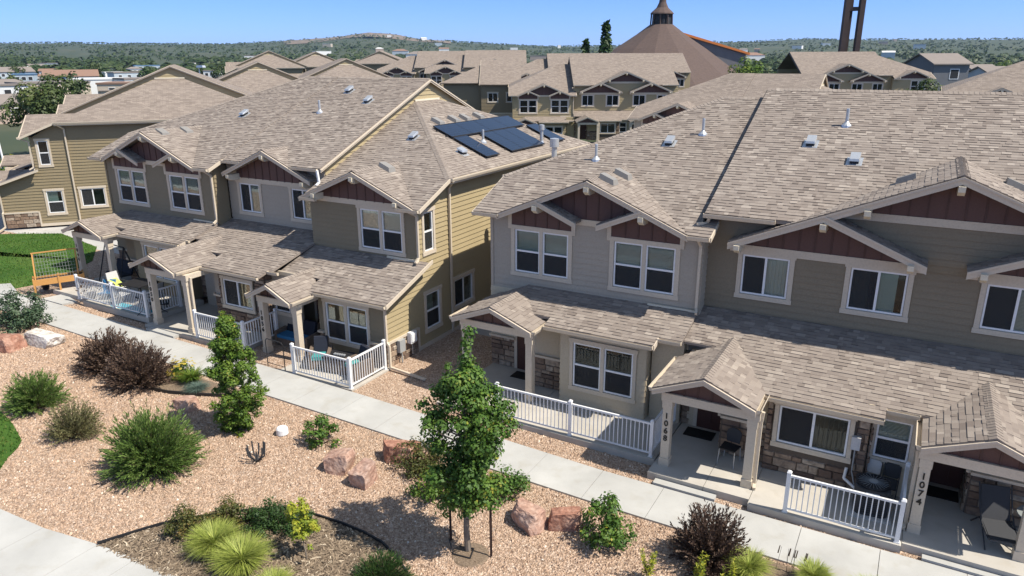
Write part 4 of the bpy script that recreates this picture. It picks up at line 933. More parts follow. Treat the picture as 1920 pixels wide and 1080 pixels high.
sheet('front_lawn', [(-60, 15.2), (-36.5, 15.3), (-34.6, 15.9), (-34.2, 17.6), (-36.0, 20.5), (-38.5, 22.3), (-43.4, 23.2), (-45.6, 21.9), (-60, 12)], 'lawn', -0.02)
sheet('lawn_patch', [(-30, 9.6), (-22.8, 9.47), (-21.6, 9.2), (-20.5, 8.85), (-20.2, 8.6), (-19.9, 8.2), (-19.4, 7.7), (-19.2, 7.2), (-30, 6.4)], 'lawn', -0.02)
sheet('street', [(-60, -7), (16, -7), (16, 2.2), (-60, 2.2)], 'asphalt', -0.06)  # unseen asphalt behind the camera, added so the window panes mirror grey
sheet('front_path', [(-60, 2.2), (16, 2.2), (16, 3.0), (-60, 3.0)], 'concrete', -0.03)
sheet('lawn_strip', [(-60, -60), (16, -60), (16, -7), (-60, -7)], 'gravel', -0.05)
bed = [(-14.45, 7.2), (-14.18, 7.74), (-13.88, 8.31), (-13.37, 8.91), (-12.72, 9.57), (-12.05, 10.08), (-11.6, 10.28), (-11.01, 10.36), (-10.36, 10.42), (-9.74, 10.42), (-9.16, 10.35), (-8.6, 10.15), (-8.0, 9.8), (-7.4, 9.2), (-7.0, 8.2), (-12.2, 7.3)]
sheet('mulch_bed', bed, 'mulch', -0.015)
bed2 = [(-21.6, 13.9), (-21.3, 12.9), (-20.6, 12.55), (-19.6, 12.72), (-18.6, 13.1), (-17.6, 13.6), (-17.3, 14.0)]
sheet('mulch_bed', bed2, 'mulch', -0.015)
sheet('mulch_bed', [(-3.7, 13.6), (-3.0, 12.9), (-1.8, 12.7), (2, 13.1), (5, 13.4), (5, 14.02), (-3.4, 13.98)], 'mulch', -0.015)
def edging(pts, name):
    b = MB()
    for (x0, y0), (x1, y1) in zip(pts, pts[1:]): b.bar((x0, y0, zg(x0) + .0), (x1, y1, zg(x1) + .0), .035, .13)
    return b.build(name, M['black'], tint=False)
tag(edging(bed[:14], 'bed_edging'), 'black plastic edging curving round the front mulch bed', 'edging')
tag(edging(bed2[1:], 'bed_edging'), 'black edging below the flower bed by the walk', 'edging')
def slabs(name, quads, mat, top, thick, label=None):
    base = MB()
    for q in quads:
        xs = [p[0] for p in q]; cx = sum(xs) / len(xs); cy = sum(p[1] for p in q) / len(q)
        base.hexa([(cx + (x - cx) * .97, cy + (y - cy) * .97, top(x) - thick - .02) for x, y in q], [(cx + (x - cx) * .97, cy + (y - cy) * .97, top(x) - .03) for x, y in q])
    s = tag(base.build(name, M['kerb'], tint=False), kind='structure')
    for q in quads:
        cx = sum(p[0] for p in q) / len(q); cy = sum(p[1] for p in q) / len(q); b = MB(); g = .006
        q2 = [(x - g * (1 if x > cx else -1), y - g * (1 if y > cy else -1)) for x, y in q]
        b.hexa([(x, y, top(x) - thick) for x, y in q2], [(x, y, top(x)) for x, y in q2]); b.build('paving_slab', M[mat], s, tint=False)
    return s
js = [-33.6 + 1.62 * k for k in range(0, 30)]
slabs('sidewalk', [[(a, ynear(a)), (b, ynear(b)), (b, yfar(b)), (a, yfar(a))] for a, b in zip(js, js[1:])], 'concrete', lambda x: zg(x), .1)
slabs('entry_path', [[(-31.9, 15.72), (-30.4, 15.72), (-30.2, 16.25), (-31.7, 16.6)], [(-36.2, 15.5), (-33.62, 14.2), (-33.62, 15.7), (-35.4, 16.3)]], 'concrete', lambda x: zg(x) + .02, .1)
slabs('entry_path', [[(-4.75, 15.55), (-3.2, 15.55), (-3.2, 15.78), (-4.75, 15.78)]], 'concrete', lambda x: .05, .1)
slabs('entry_path', [[(1.2, 15.55), (3.0, 15.55), (3.0, 15.72), (1.2, 15.72)]], 'concrete', lambda x: .05, .1)
slabs('entry_path', [[(-24.9, 15.71), (-23.3, 15.71), (-23.3, 16.0), (-24.9, 16.0)]], 'concrete', lambda x: zg(x) + .06, .1)
pj = [(-19.2, 6.9), (-17.6, 6.85), (-16.05, 6.95), (-14.44, 7.22), (-13.3, 7.34), (-12.07, 7.46), (-10.5, 7.6)]
slabs('front_path', [[(a[0], 4.3), (b[0], 4.3), b, a] for a, b in zip(pj, pj[1:])], 'concrete', lambda x: zg(x), .1)
# patios: one structure each, poured in panels
for nm, top, qs in (('patio', .15, [(-11.95, 16.42, -9.1, 20.0), (-9.1, 16.42, -5.0, 18.95)]), ('patio', .15, [(-4.98, 15.8, -3.55, 18.9), (-3.55, 15.8, -2.45, 17.8), (-2.45, 15.62, .8, 17.75), (.8, 15.75, 3.1, 18.9), (3.1, 15.75, 7.0, 17.8)]),
                    ('patio', .17, [(-20.1, 15.74, -17.6, 18.8), (-17.6, 15.74, -14.72, 17.8)]), ('patio', .42, [(-25.3, 15.95, -22.6, 18.9), (-22.6, 15.95, -20.12, 17.7)]), ('patio', .6, [(-32.3, 16.45, -29.6, 19.95), (-29.6, 16.15, -25.32, 18.7)])):
    slabs(nm, [[(a, b), (c, b), (c, d), (a, d)] for a, b, c, d in qs], 'slab', lambda x, t=top: t, .22)
# loose rock chips over the gravel, past counting
def inside(p, poly):
    r = False
    for (x0, y0), (x1, y1) in zip(poly, poly[1:] + poly[:1]):
        if (y0 > p[1]) != (y1 > p[1]) and p[0] < x0 + (x1 - x0) * (p[1] - y0) / (y1 - y0): r = not r
    return r
LAWN2 = [(-30, 9.6), (-22.8, 9.47), (-21.6, 9.2), (-20.5, 8.85), (-20.2, 8.6), (-19.9, 8.2), (-19.4, 7.7), (-19.2, 7.2), (-30, 6.4)]
def chips(n, seed, area, dens):
    r = random.Random(seed); b = MB()
    for _ in range(n):
        x, y = area(r)
        if inside((x, y), bed) or inside((x, y), bed2) or inside((x, y), LAWN2): continue
        if ynear(x) - .02 < y < yfar(x) + .02: continue
        if y < 7.6 and x < -10.3 and y < 6.95 + max(0, (x + 16) * .12) : continue
        s = r.uniform(.012, .036) * (1.0 if r.random() < .96 else 1.6); a = r.random() * 6.28; z = zg(x) - .05; c, sn = math.cos(a) * s, math.sin(a) * s; k = r.uniform(.4, .8); h = s * r.uniform(.5, 1.1)
        t = min(1, max(0, r.gauss(.52, .2))); i = len(b.v)
        b.v += [(x + c, y + sn, z), (x - sn * k, y + c * k, z), (x - c, y - sn, z), (x + sn * k, y - c * k, z), (x + c * .3, y + sn * .3, z + h + .012), (x - c * .35, y - sn * .35, z + h * .9 + .012)]
        for f in ((0, 1, 5, 4), (1, 2, 5), (2, 3, 5), (3, 0, 4, 5)): b.f.append(tuple(i + q for q in f)); b.t.append(t)
    return tag(b.build('rock_mulch', M['chip']), 'tan and pink rock mulch between the walks', 'rock mulch', kind='stuff')
def area1(r):
    while True:
        x = r.uniform(-30, 4); y = r.uniform(6.5, 16.5)
        # fewer chips far away, none on the patios
        if y > 15.6 and not (-14.6 < x < -12.1 or (-11.9 < x < -5.1 and y < 16.4) or (-2.4 < x < .8 and y < 15.62) or (-30 < x < -25.5 and y < 16.15) or (-22.6 < x < -20.2 and y < 15.95)): continue
        if -14.6 < x < -12.1 and y > 15.6: y = 15.6 + (y - 15.6) * 6
        return x, y
chips(105000, 5, area1, 1)
def ring_soil():
    b = MB(); b.lathe([(.42, -.03), (.38, .0), (.15, .01)], 22, (-7.3, 11.05, zg(-7.3) - .02)); return tag(b.build('soil_ring', M['mulch'], tint=False), kind='structure')
ring_soil()

def litter(n, seed):
    r = random.Random(seed); b = MB()
    while len(b.f) < n:
        x, y = r.uniform(-14.5, -7), r.uniform(7.2, 10.4)
        if not inside((x, y), bed): continue
        a = r.random() * 3.14; l = r.uniform(.03, .11); w = r.uniform(.006, .016); d = Vector((math.cos(a), math.sin(a), r.uniform(-.1, .25))) * l; s_ = Vector((-math.sin(a), math.cos(a), r.uniform(-.3, .3))) * w; p = Vector((x, y, zg(x) - .005 + .012))
        b.face([p - d - s_, p + d - s_, p + d + s_, p - d + s_], min(1, max(0, r.gauss(.45, .25))))
    return tag(b.build('bark_litter', M['litter']), 'bark slivers and straw over the mulch bed', 'mulch', kind='stuff')
def m_litter():
    n = NT('bark_sliver'); n.col(n.ramp(n.attr(), [(0, (0.07, 0.05, 0.035)), (0.5, (0.2, 0.15, 0.1)), (0.85, (0.34, 0.26, 0.18)), (1, (0.55, 0.46, 0.34))])); n.set(.9); return n.m
M['litter'] = m_litter()
litter(9000, 3)
# ------------------------------------------------------------------ railings and patio things
def railing(label, pts, z, h=.98, mat='rail', group='white patio railings'):
    T = thing('railing', label, 'railing', (pts[0][0], pts[0][1], z), 0, group); ox, oy = pts[0][:2]
    L = [(p[0] - ox, p[1] - oy) for p in pts]
    def f_post():
        b = MB(); b.box(-.045, -.045, 0, .045, .045, h + .06); b.box(-.06, -.06, 0, .06, .06, .025); b.hexa([(-.055, -.055, h + .06), (.055, -.055, h + .06), (.055, .055, h + .06), (-.055, .055, h + .06)], [(-.03, -.03, h + .1), (.03, -.03, h + .1), (.03, .03, h + .1), (-.03, .03, h + .1)]); return b.mesh('railing_post', M[mat], tint=False)
    pm = wmesh(('rp', h, mat), f_post)
    def f_bal():
        b = MB(); b.box(-.011, -.011, 0.0, .011, .011, h - .155); return b.mesh('baluster', M[mat], tint=False)
    bm = wmesh(('bal', h, mat), f_bal)
    for p in L: link('railing_post', pm, T, (*p, 0))
    for (a, c) in zip(L, L[1:]):
        d = Vector((c[0] - a[0], c[1] - a[1], 0)); n = d.length; d /= n; e0 = Vector((*a, 0)) + d * .046; e1 = Vector((*c, 0)) - d * .046
        b = MB(); b.bar(e0 + Vector((0, 0, h - .025)), e1 + Vector((0, 0, h - .025)), .055, .05); b.build('top_rail', M[mat], T, tint=False)
        b = MB(); b.bar(e0 + Vector((0, 0, .1)), e1 + Vector((0, 0, .1)), .04, .04); b.build('bottom_rail', M[mat], T, tint=False)
        k = max(2, round(n / .115))
        for i in range(1, k): link('baluster', bm, T, Vector((*a, .12)) + d * (n * i / k))
    return T
railing('white railing along the 1062 patio with a return beside the 1068 post', [(-9.85, 16.55), (-7.5, 16.55), (-5.15, 16.55), (-5.15, 18.75)], .15)
railing('white railing in front of the air conditioner by the 1074 porch', [(-1.62, 15.72), (.70, 15.74), (.72, 17.45)], .15)
railing('white corner railing round the teal cushion patio at 1056', [(-17.3, 15.84), (-14.84, 15.84), (-14.84, 17.55)], .17)
railing('white railing behind the slim green columnar tree', [(-22.35, 16.05), (-19.85, 16.05), (-19.85, 17.55)], .42)
railing('white railing round the patio with the blue rug at 1050', [(-30.0, 16.28), (-27.6, 16.26), (-25.45, 16.24), (-25.42, 17.7)], .6)
def metal_hoop():
    T = thing('garden_gate', 'dark bent pipe gate standing open at the 1056 patio', 'gate', (-18.55, 15.85, .17)); b = MB()
    pts = [(0, 0, 0), (0, 0, .92), (.06, 0, 1.0), (.75, -.02, 1.0), (.83, -.02, .92), (.83, -.02, 0)]; b.path(pts, .017, 6); b.build('gate_frame', M['black'], T, tint=False)
    b = MB(); b.path([(.83, -.02, .9), (1.22, -.02, .9)], .012, 6); b.path([(0, 0, .12), (.83, -.02, .12)], .012, 6); b.build('gate_rail', M['black'], T, tint=False)
metal_hoop()
def armchair(name, label, loc, rz, w=.72, wick='wicker', cush='teal', back='navy', group=None, seats=1):
    T = thing(name, label, 'sofa' if seats > 1 else 'armchair', loc, R(rz), group); W = w * seats if seats > 1 else w
    b = MB(); b.box(-W / 2, -.34, .04, W / 2, .34, .34); b.build('base', M[wick], T, tint=False)
    for s in (-1, 1):
        b = MB(); x = s * (W / 2 - .05); b.hexa([(x - .06, -.36, .03), (x + .06, -.36, .03), (x + .06, .36, .03), (x - .06, .36, .03)], [(x - .06, -.37, .56), (x + .06, -.37, .56), (x + .06, .36, .62), (x - .06, .36, .62)]); b.build('arm', M[wick], T, tint=False)
    b = MB(); b.hexa([(-W / 2 + .1, .26, .3), (W / 2 - .1, .26, .3), (W / 2 - .1, .36, .3), (-W / 2 + .1, .36, .3)], [(-W / 2 + .12, .38, .9), (W / 2 - .12, .38, .9), (W / 2 - .12, .46, .88), (-W / 2 + .12, .46, .88)]); b.build('backrest', M[wick], T, tint=False)
    for i in range(seats):
        x0 = -W / 2 + .11 + i * (W - .22) / seats; x1 = x0 + (W - .22) / seats - .01
        b = MB(); b.box(x0, -.36, .341, x1, .25, .46); b.build('seat_cushion', M[cush], T, tint=False)
        b = MB(); b.hexa([(x0 + .02, .1, .461), (x1 - .02, .1, .461), (x1 - .02, .24, .461), (x0 + .02, .24, .461)], [(x0 + .02, .26, .95), (x1 - .02, .26, .95), (x1 - .02, .37, .95), (x0 + .02, .37, .95)]); b.build('back_cushion', M[back], T, tint=False)
    return T
armchair('wicker_armchair', 'wicker armchair with teal seat beside the fire table, nearest the 1056 post', (-16.95, 16.75, .17), 35, group='wicker armchairs at 1056')
armchair('wicker_armchair', 'wicker armchair with navy back and teal seat by the corner railing', (-15.3, 16.75, .17), -20, group='wicker armchairs at 1056')
armchair('wicker_sofa', 'dark wicker sofa with blue seats in the shaded 1056 porch', (-18.9, 17.65, .17), 0, .8, cush='blue', seats=2)
def fire_table():
    T = thing('fire_table', 'low rectangular fire table with dark top by the armchairs', 'table', (-16.1, 16.75, .17), R(8)); b = MB(); b.box(-.4, -.3, 0, .4, .3, .5); b.build('base', M['wicker'], T, tint=False)
    b = MB(); b.box(-.46, -.36, .501, .46, .36, .56); b.build('table_top', M['black'], T, tint=False); b = MB()
    for k in range(5): b.box(-.2 + k * .09, -.06, .561, -.14 + k * .09, .05, .60)
    b.build('burner', M['galv'], T, tint=False)
fire_table()
def sling_chair(label, loc, rz, mat='palegrey', group=None, frame='darkgrey', tall=1.0):
    T = thing('patio_chair', label, 'chair', loc, R(rz), group); W = .54
    b = MB(); b.hexa([(-W / 2, -.24, .40), (W / 2, -.24, .40), (W / 2, .22, .36), (-W / 2, .22, .36)], [(-W / 2, -.24, .43), (W / 2, -.24, .43), (W / 2, .22, .39), (-W / 2, .22, .39)]); b.build('seat', M[mat], T, tint=False)
    b = MB(); b.hexa([(-W / 2, .21, .37), (W / 2, .21, .37), (W / 2, .24, .37), (-W / 2, .24, .37)], [(-W / 2 + .03, .36, tall), (W / 2 - .03, .36, tall), (W / 2 - .03, .39, tall), (-W / 2 + .03, .39, tall)]); b.build('backrest', M[mat], T, tint=False)
    for s in (-1, 1):
        x = s * (W / 2 + .02); b = MB(); b.path([(x, -.28, 0), (x, -.24, .62), (x, .27, .62)], .016, 6); b.build('arm', M[frame], T, tint=False)
        b = MB(); b.path([(x, .36, 0), (x, .2, .4), (x, .38, tall)], .016, 6); b.build('rear_leg', M[frame], T, tint=False)
    return T
g4 = 'grey sling chairs round the patio table'
sling_chair('pale sling chair with a lime cushion left of the dark patio table', (-28.9, 17.35, .6), 90, group=g4)
sling_chair('pale sling chair in front of the dark patio table', (-27.9, 16.85, .6), 170, group=g4)
sling_chair('pale sling chair nearest the 1050 post, in sunlight', (-26.35, 17.15, .6), -80, group=g4)
sling_chair('pale sling chair turned towards the porch behind the 1050 post', (-26.2, 16.75, .6), -30, group=g4)
c = MB(); c.hexa([(-29.15, 17.05, 1.03), (-28.65, 17.1, 1.03), (-28.7, 17.55, 1.02), (-29.2, 17.5, 1.02)], [(-29.3, 17.1, 1.35), (-28.75, 17.12, 1.14), (-28.75, 17.5, 1.12), (-29.3, 17.5, 1.38)]); tag(c.build('cushion', M['lime'], tint=False), 'lime green cushion lying on the left patio chair', 'cushion')
def patio_table():
    T = thing('patio_table', 'dark square patio table between pale sling chairs', 'table', (-27.7, 17.5, .6), R(4)); b = MB(); b.box(-.62, -.5, .69, .62, .5, .73); b.build('table_top', M['black'], T, tint=False)
    for x in (-.56, .56):
        for y in (-.44, .44): b = MB(); b.box(x - .025, y - .025, 0, x + .025, y + .025, .689); b.build('leg', M['darkgrey'], T, tint=False)
patio_table()
b = MB(); b.box(-28.0, 16.32, .604, -25.75, 16.8, .612); tag(b.build('rug', M['aqua'], tint=False), 'aqua patterned rug just inside the 1050 railing', 'rug')
def adirondack():
    T = thing('beach_chair', 'low blue folding chair on the 1050 patio', 'chair', (-29.0, 16.85, .6), R(30)); b = MB(); b.hexa([(-.26, -.25, .28), (.26, -.25, .28), (.26, .2, .2), (-.26, .2, .2)], [(-.26, -.25, .31), (.26, -.25, .31), (.26, .2, .23), (-.26, .2, .23)]); b.build('seat', M['blue'], T, tint=False)
    b = MB(); b.hexa([(-.26, .2, .22), (.26, .2, .22), (.26, .23, .22), (-.26, .23, .22)], [(-.26, .4, .72), (.26, .4, .72), (.26, .43, .72), (-.26, .43, .72)]); b.build('backrest', M['blue'], T, tint=False)
    for s in (-.28, .28): b = MB(); b.path([(s, -.3, 0), (s, .1, .3), (s, .42, .74)], .014, 6); b.path([(s, .35, 0), (s, -.25, .3)], .014, 6); b.build('leg', M['galv'], T, tint=False)
adirondack()
def lounger(label, loc, rz, mat, back=.85):
    T = thing('lounge_chair', label, 'lounge chair', loc, R(rz)); W = .56; b = MB(); b.hexa([(-W / 2, -.62, .3), (W / 2, -.62, .3), (W / 2, .1, .36), (-W / 2, .1, .36)], [(-W / 2, -.62, .33), (W / 2, -.62, .33), (W / 2, .1, .39), (-W / 2, .1, .39)]); b.build('seat', M[mat], T, tint=False)
    b = MB(); b.hexa([(-W / 2, .1, .36), (W / 2, .1, .36), (W / 2, .13, .35), (-W / 2, .13, .35)], [(-W / 2, .5, back + .2), (W / 2, .5, back + .2), (W / 2, .53, back + .19), (-W / 2, .53, back + .19)]); b.build('backrest', M[mat], T, tint=False)
    for s in (-1, 1):
        x = s * (W / 2 + .03); b = MB(); b.path([(x, -.55, 0), (x, .2, .58), (x, .52, back + .22)], .017, 6); b.build('frame', M['darkgrey'], T, tint=False); b = MB(); b.path([(x, .55, 0), (x, .1, .40), (x, -.6, .32)], .017, 6); b.build('leg', M['darkgrey'], T, tint=False)
    b = MB(); b.hexa([(-W / 2 + .05, .02, .5), (W / 2 - .05, .02, .5), (W / 2 - .05, .12, .44), (-W / 2 + .05, .12, .44)], [(-W / 2 + .05, .3, .82), (W / 2 - .05, .3, .82), (W / 2 - .05, .38, .78), (-W / 2 + .05, .38, .78)]); 
    return T
lounger('olive grey zero gravity lounge chair beside a glass table, right edge', (2.55, 16.95, .15), 12, 'darkgrey', .8)
lounger('black tubular lounge chair behind the 1050 post', (-25.85, 16.75, .6), 140, 'darkgrey', .55)
def glass_table():
    T = thing('side_table', 'round glass patio table at the right edge', 'table', (3.3, 17.2, .15)); b = MB(); b.lathe([(.42, .62), (.43, .635), (.42, .65)], 20); b.build('table_top', M['tglass'], T, tint=False)
    for k in range(4): a = k * 1.57 + .5; b = MB(); b.path([(.4 * math.cos(a), .4 * math.sin(a), 0), (.15 * math.cos(a), .15 * math.sin(a), .35), (.36 * math.cos(a), .36 * math.sin(a), .615)], .014, 6); b.build('leg', M['darkgrey'], T, tint=False)
glass_table()
def stack_chair():
    T = thing('porch_chair', 'black chair with pale metal legs on the 1068 porch', 'chair', (-3.28, 17.25, .15), R(-8)); b = MB(); b.hexa([(-.2, -.22, .44), (.2, -.22, .44), (.22, .2, .42), (-.22, .2, .42)], [(-.2, -.22, .47), (.2, -.22, .47), (.22, .2, .46), (-.22, .2, .46)]); b.build('seat', M['black'], T, tint=False)
    b = MB(); n = 9; pr = [(.2 * math.cos(math.pi * k / n), .72 + .16 * math.sin(math.pi * k / n)) for k in range(n + 1)] + [(-.17, .5), (.17, .5)]
    b.hexa([(x, .20 + (z - .5) * .14, z) for x, z in pr], [(x, .225 + (z - .5) * .14, z) for x, z in pr]); b.build('backrest', M['darkgrey'], T, tint=False)
    for x in (-.2, .2):
        for y in (-.2, .2): b = MB(); b.tube((x * 1.08, y * 1.15, 0), (x, y, .44), .012, .012, 6); b.build('leg', M['galv'], T, tint=False)
stack_chair()
def folded_chairs():
    for i, (x, mat, lab) in enumerate(((.02, 'palegrey', 'light grey folded chair leaning on the wall behind the air conditioner'), (.42, 'darkgrey', 'dark grey folded chair leaning on the wall nearest the railing return'))):
        T = thing('folding_chair', lab, 'chair', (x, 17.45, .15), R(-6), 'folded chairs by the 1074 porch'); b = MB()
        n = 5; pr = []
        for cx, cz, a0 in ((.1, .80, 0), (-.1, .80, 90), (-.1, .58, 180), (.1, .58, 270)): pr += [(cx + .06 * math.cos(R(a0 + 90 * k / n)), cz + .06 * math.sin(R(a0 + 90 * k / n))) for k in range(n + 1)]
        b.hexa([(px, .1 + (pz - .5) * .12, pz) for px, pz in pr], [(px, .13 + (pz - .5) * .12, pz) for px, pz in pr]); b.build('backrest', M[mat], T, tint=False)
        for s in (-.17, .17): b = MB(); b.path([(s, -.12, 0), (s, .16, .84)], .012, 6); b.build('leg', M['darkgrey'], T, tint=False)
        b = MB(); b.hexa([(-.15, 0, .25), (.15, 0, .25), (.15, .04, .25), (-.15, .04, .25)], [(-.15, .06, .5), (.15, .06, .5), (.15, .1, .5), (-.15, .1, .5)]); b.build('seat', M[mat], T, tint=False)
folded_chairs()
def ac_unit():
    T = thing('air_conditioner', 'dark grey air conditioner unit with round top fan behind the railing', 'air conditioner', (.08, 16.75, .15), R(4)); b = MB(); s = .36
    pr = [(-s, -s + .1), (-s + .1, -s), (s - .1, -s), (s, -s + .1), (s, s - .1), (s - .1, s), (-s + .1, s), (-s, s - .1)]
    b.extrude([(x, y, .05) for x, y in pr], (0, 0, .66)); b.build('cabinet', M['darkgrey'], T, tint=False)
    b = MB(); b.lathe([(.36, .711), (.37, .74), (.33, .76), (.32, .715)], 24); b.build('fan_ring', M['black'], T, tint=False)
    b = MB(); b.lathe([(.3, .70), (.3, .712)], 24); b.build('fan_well', M['room'], T, tint=False)
    b = MB()
    for k in range(24): a = 6.2832 * k / 24; b.tube((.08 * math.cos(a), .08 * math.sin(a), .765), (.32 * math.cos(a), .32 * math.sin(a), .75), .005, .005, 4)
    b.lathe([(.09, .75), (.09, .775), (.02, .78)], 12); b.build('fan_guard', M['grey'], T, tint=False)
    b = MB()
    for k in range(9):
        b.box(-.25, -.366, .12 + k * .055, .25, -.358, .145 + k * .055)
    b.build('side_louvres', M['black'], T, tint=False)
    b = MB(); b.box(-.14, -.372, .6, .14, -.361, .64); b.build('badge', M['white'], T, tint=False)
    b = MB(); b.box(-.45, -.45, 0, .45, .45, .049); b.build('pad', M['kerb'], T, tint=False)
ac_unit()
def ac_switch():
    T = thing('disconnect_box', 'pale grey switch box on the stone wall above the air conditioner', 'switch box', (-.42, 17.38, .15)); b = MB(); b.box(-.1, -.1, 1.15, .1, .02, 1.48); b.build('box', M['palegrey'], T, tint=False)
    b = MB(); b.path([(0, -.03, 1.15), (0, -.03, .55), (.1, -.2, .3)], .016, 6); b.build('conduit', M['grey'], T, tint=False)
    b = MB(); b.path([(-.12, -.06, .62), (-.14, -.1, .35), (.2, -.35, .25)], .035, 8); b.build('line_cover', M['white'], T, tint=False)
ac_switch()
for lab, x, y, z, w in (('black doormat behind the post marked 1068, beside the black chair', -4.35, 18.35, .154, .8), ('black doormat before the door behind the post marked 1074', 1.5, 18.3, .154, .8), ('black doormat at the 1062 door beside the stone wall', -10.5, 19.35, .154, .75)):
    b = MB(); b.box(x - w / 2, y - .25, z, x + w / 2, y + .25, z + .015); tag(b.build('doormat', M['mat'], tint=False), lab, 'doormat', 'doormats')
def meter(label, X, Y, z, mat, kind):
    T = thing('utility_meter', label, 'utility box', (X, Y, z)); b = MB()
    if kind: b.box(.0, -.17, -.2, .16, .17, .2); b.box(.16, -.14, -.14, .19, .14, .16)
    else: b.box(0, -.15, -.24, .13, .15, .2)
    b.build('box', M[mat], T, tint=False); b = MB(); b.path([(.07, 0, -.2), (.07, .02, -.65)], .022, 8); b.build('conduit', M['grey'], T, tint=False)
meter('grey electric meter box on the stone base of the olive wall', -14.8, 18.35, .78, 'grey', 0)
meter('white cable box on the stone base right of the meter', -14.8, 18.95, .88, 'white', 1)
def planter():
    T = thing('raised_planter', 'orange cedar raised planter with a leaning trellis on the lawn side', 'planter', (-32.2, 16.75, .5), R(62)); b = MB()
    for y in (-.28, .28): b.box(-.95, y - .02, .42, .95, y + .02, .68)
    for x in (-.95, .95): b.box(x - .02, -.259, .42, x + .02, .259, .68)
    b.box(-.92, -.255, .45, .92, .255, .47); b.build('planter_box', M['cedar'], T, tint=False)
    b = MB(); b.box(-.92, -.25, .56, .92, .25, .62); b.build('soil', M['soil'], T, tint=False)
    for x in (-.93, .0, .93):
        for y in (-.30, .30): b = MB(); b.box(x - .035, y - .035, 0, x + .035, y + .035, .72); b.build('leg', M['cedar'], T, tint=False)
    for x in (-.85, .75):
        b = MB(); b.bar((x, -.2, .6), (x + .05, .22, 1.72), .05, .04); b.bar((x, .24, .6), (x + .05, .22, 1.72), .05, .04); b.build('trellis_leg', M['cedar'], T, tint=False)
    b = MB(); b.bar((-.85, .22, 1.74), (.85, .22, 1.74), .05, .045); b.build('trellis_rail', M['cedar'], T, tint=False)
    b = MB()
    for k in range(14): x = -.75 + k * .11; b.bar((x, -.18, .65), (x, .2, 1.7), .006, .006)
    for k in range(8): b.bar((-.78, -.18 + k * .05, .66 + k * .14), (.72, -.18 + k * .05, .66 + k * .14), .006, .006)
    b.build('trellis_net', M['grey'], T, tint=False)
planter()
def swing():
    T = thing('porch_swing', 'black framed swing seat on the shaded 1044 porch', 'swing', (-30.6, 18.5, .6), R(-6)); b = MB()
    for s in (-1, 1): b.path([(s * .9, -.5, 0), (s * .8, 0, 1.75), (s * .9, .5, 0)], .025, 8)
    b.path([(-.8, 0, 1.75), (.8, 0, 1.75)], .025, 8); b.build('frame', M['black'], T, tint=False)
    b = MB(); b.hexa([(-.65, -.25, .42), (.65, -.25, .42), (.65, .2, .4), (-.65, .2, .4)], [(-.65, -.25, .5), (.65, -.25, .5), (.65, .2, .48), (-.65, .2, .48)]); b.build('seat', M['navy'], T, tint=False)
    b = MB(); b.hexa([(-.65, .18, .42), (.65, .18, .42), (.65, .26, .42), (-.65, .26, .42)], [(-.65, .34, .98), (.65, .34, .98), (.65, .42, .96), (-.65, .42, .96)]); b.build('backrest', M['navy'], T, tint=False)
    b = MB()
    for s in (-.62, .62): b.path([(s, .3, .9), (s * 1.15, 0, 1.73)], .008, 5); b.path([(s, -.2, .5), (s * 1.15, 0, 1.73)], .008, 5)
    b.build('chains', M['black'], T, tint=False)
swing()
for lab, x, y, z in (('red brown dry plant in a pot behind the left end of the 1050 railing', -29.55, 16.55, .6), ('small green plant in a black tray by the cedar planter', -33.1, 16.6, .45)):
    T = thing('potted_plant', lab, 'potted plant', (x, y, z)); b = MB(); b.lathe([(.12, 0), (.17, .25), (.18, .27), (.15, .26)], 12); b.build('pot', M['black'], T, tint=False)
    b = MB(); r = random.Random(3)
    for k in range(160):
        a = r.random() * 6.28; e = r.uniform(.3, 1.4); l = r.uniform(.25, .6); d = Vector((math.cos(a) * math.cos(e), math.sin(a) * math.cos(e), math.sin(e))); p = d * l + Vector((0, 0, .25)); q = Vector((r.uniform(-1, 1), r.uniform(-1, 1), r.uniform(-1, 1))).normalized() * .05
        b.face([p, p + q, p + q + d * .08, p + d * .08], r.random())
    b.build('foliage', M['barberry' if z > .5 else 'maple'], T)
b = MB(); b.lathe([(.16, 0), (.17, .02), (.165, .17), (.13, .21), (.05, .22)], 18, (-14.62, 12.72, zg(-14.6) - .03)); tag(b.build('valve_cap', M['white'], tint=False), 'white round pipe cap standing in the gravel', 'pipe cap')
def ornament():
    T = thing('garden_ornament', 'dark metal cactus like ornament standing alone in the gravel', 'ornament', (-14.14, 11.37, zg(-14.1) - .03)); r = random.Random(9)
    for k in range(9):
        a = k * .7; b = MB(); p0 = (.03 * math.cos(a), .03 * math.sin(a), 0); p1 = (.2 * math.cos(a), .2 * math.sin(a), .12 + .1 * r.random()); p2 = (.24 * math.cos(a), .24 * math.sin(a), .38 + .16 * r.random()); b.path([p0, p1, p2], .02, 6); b.build('arm', M['darkgrey'], T, tint=False)
ornament()
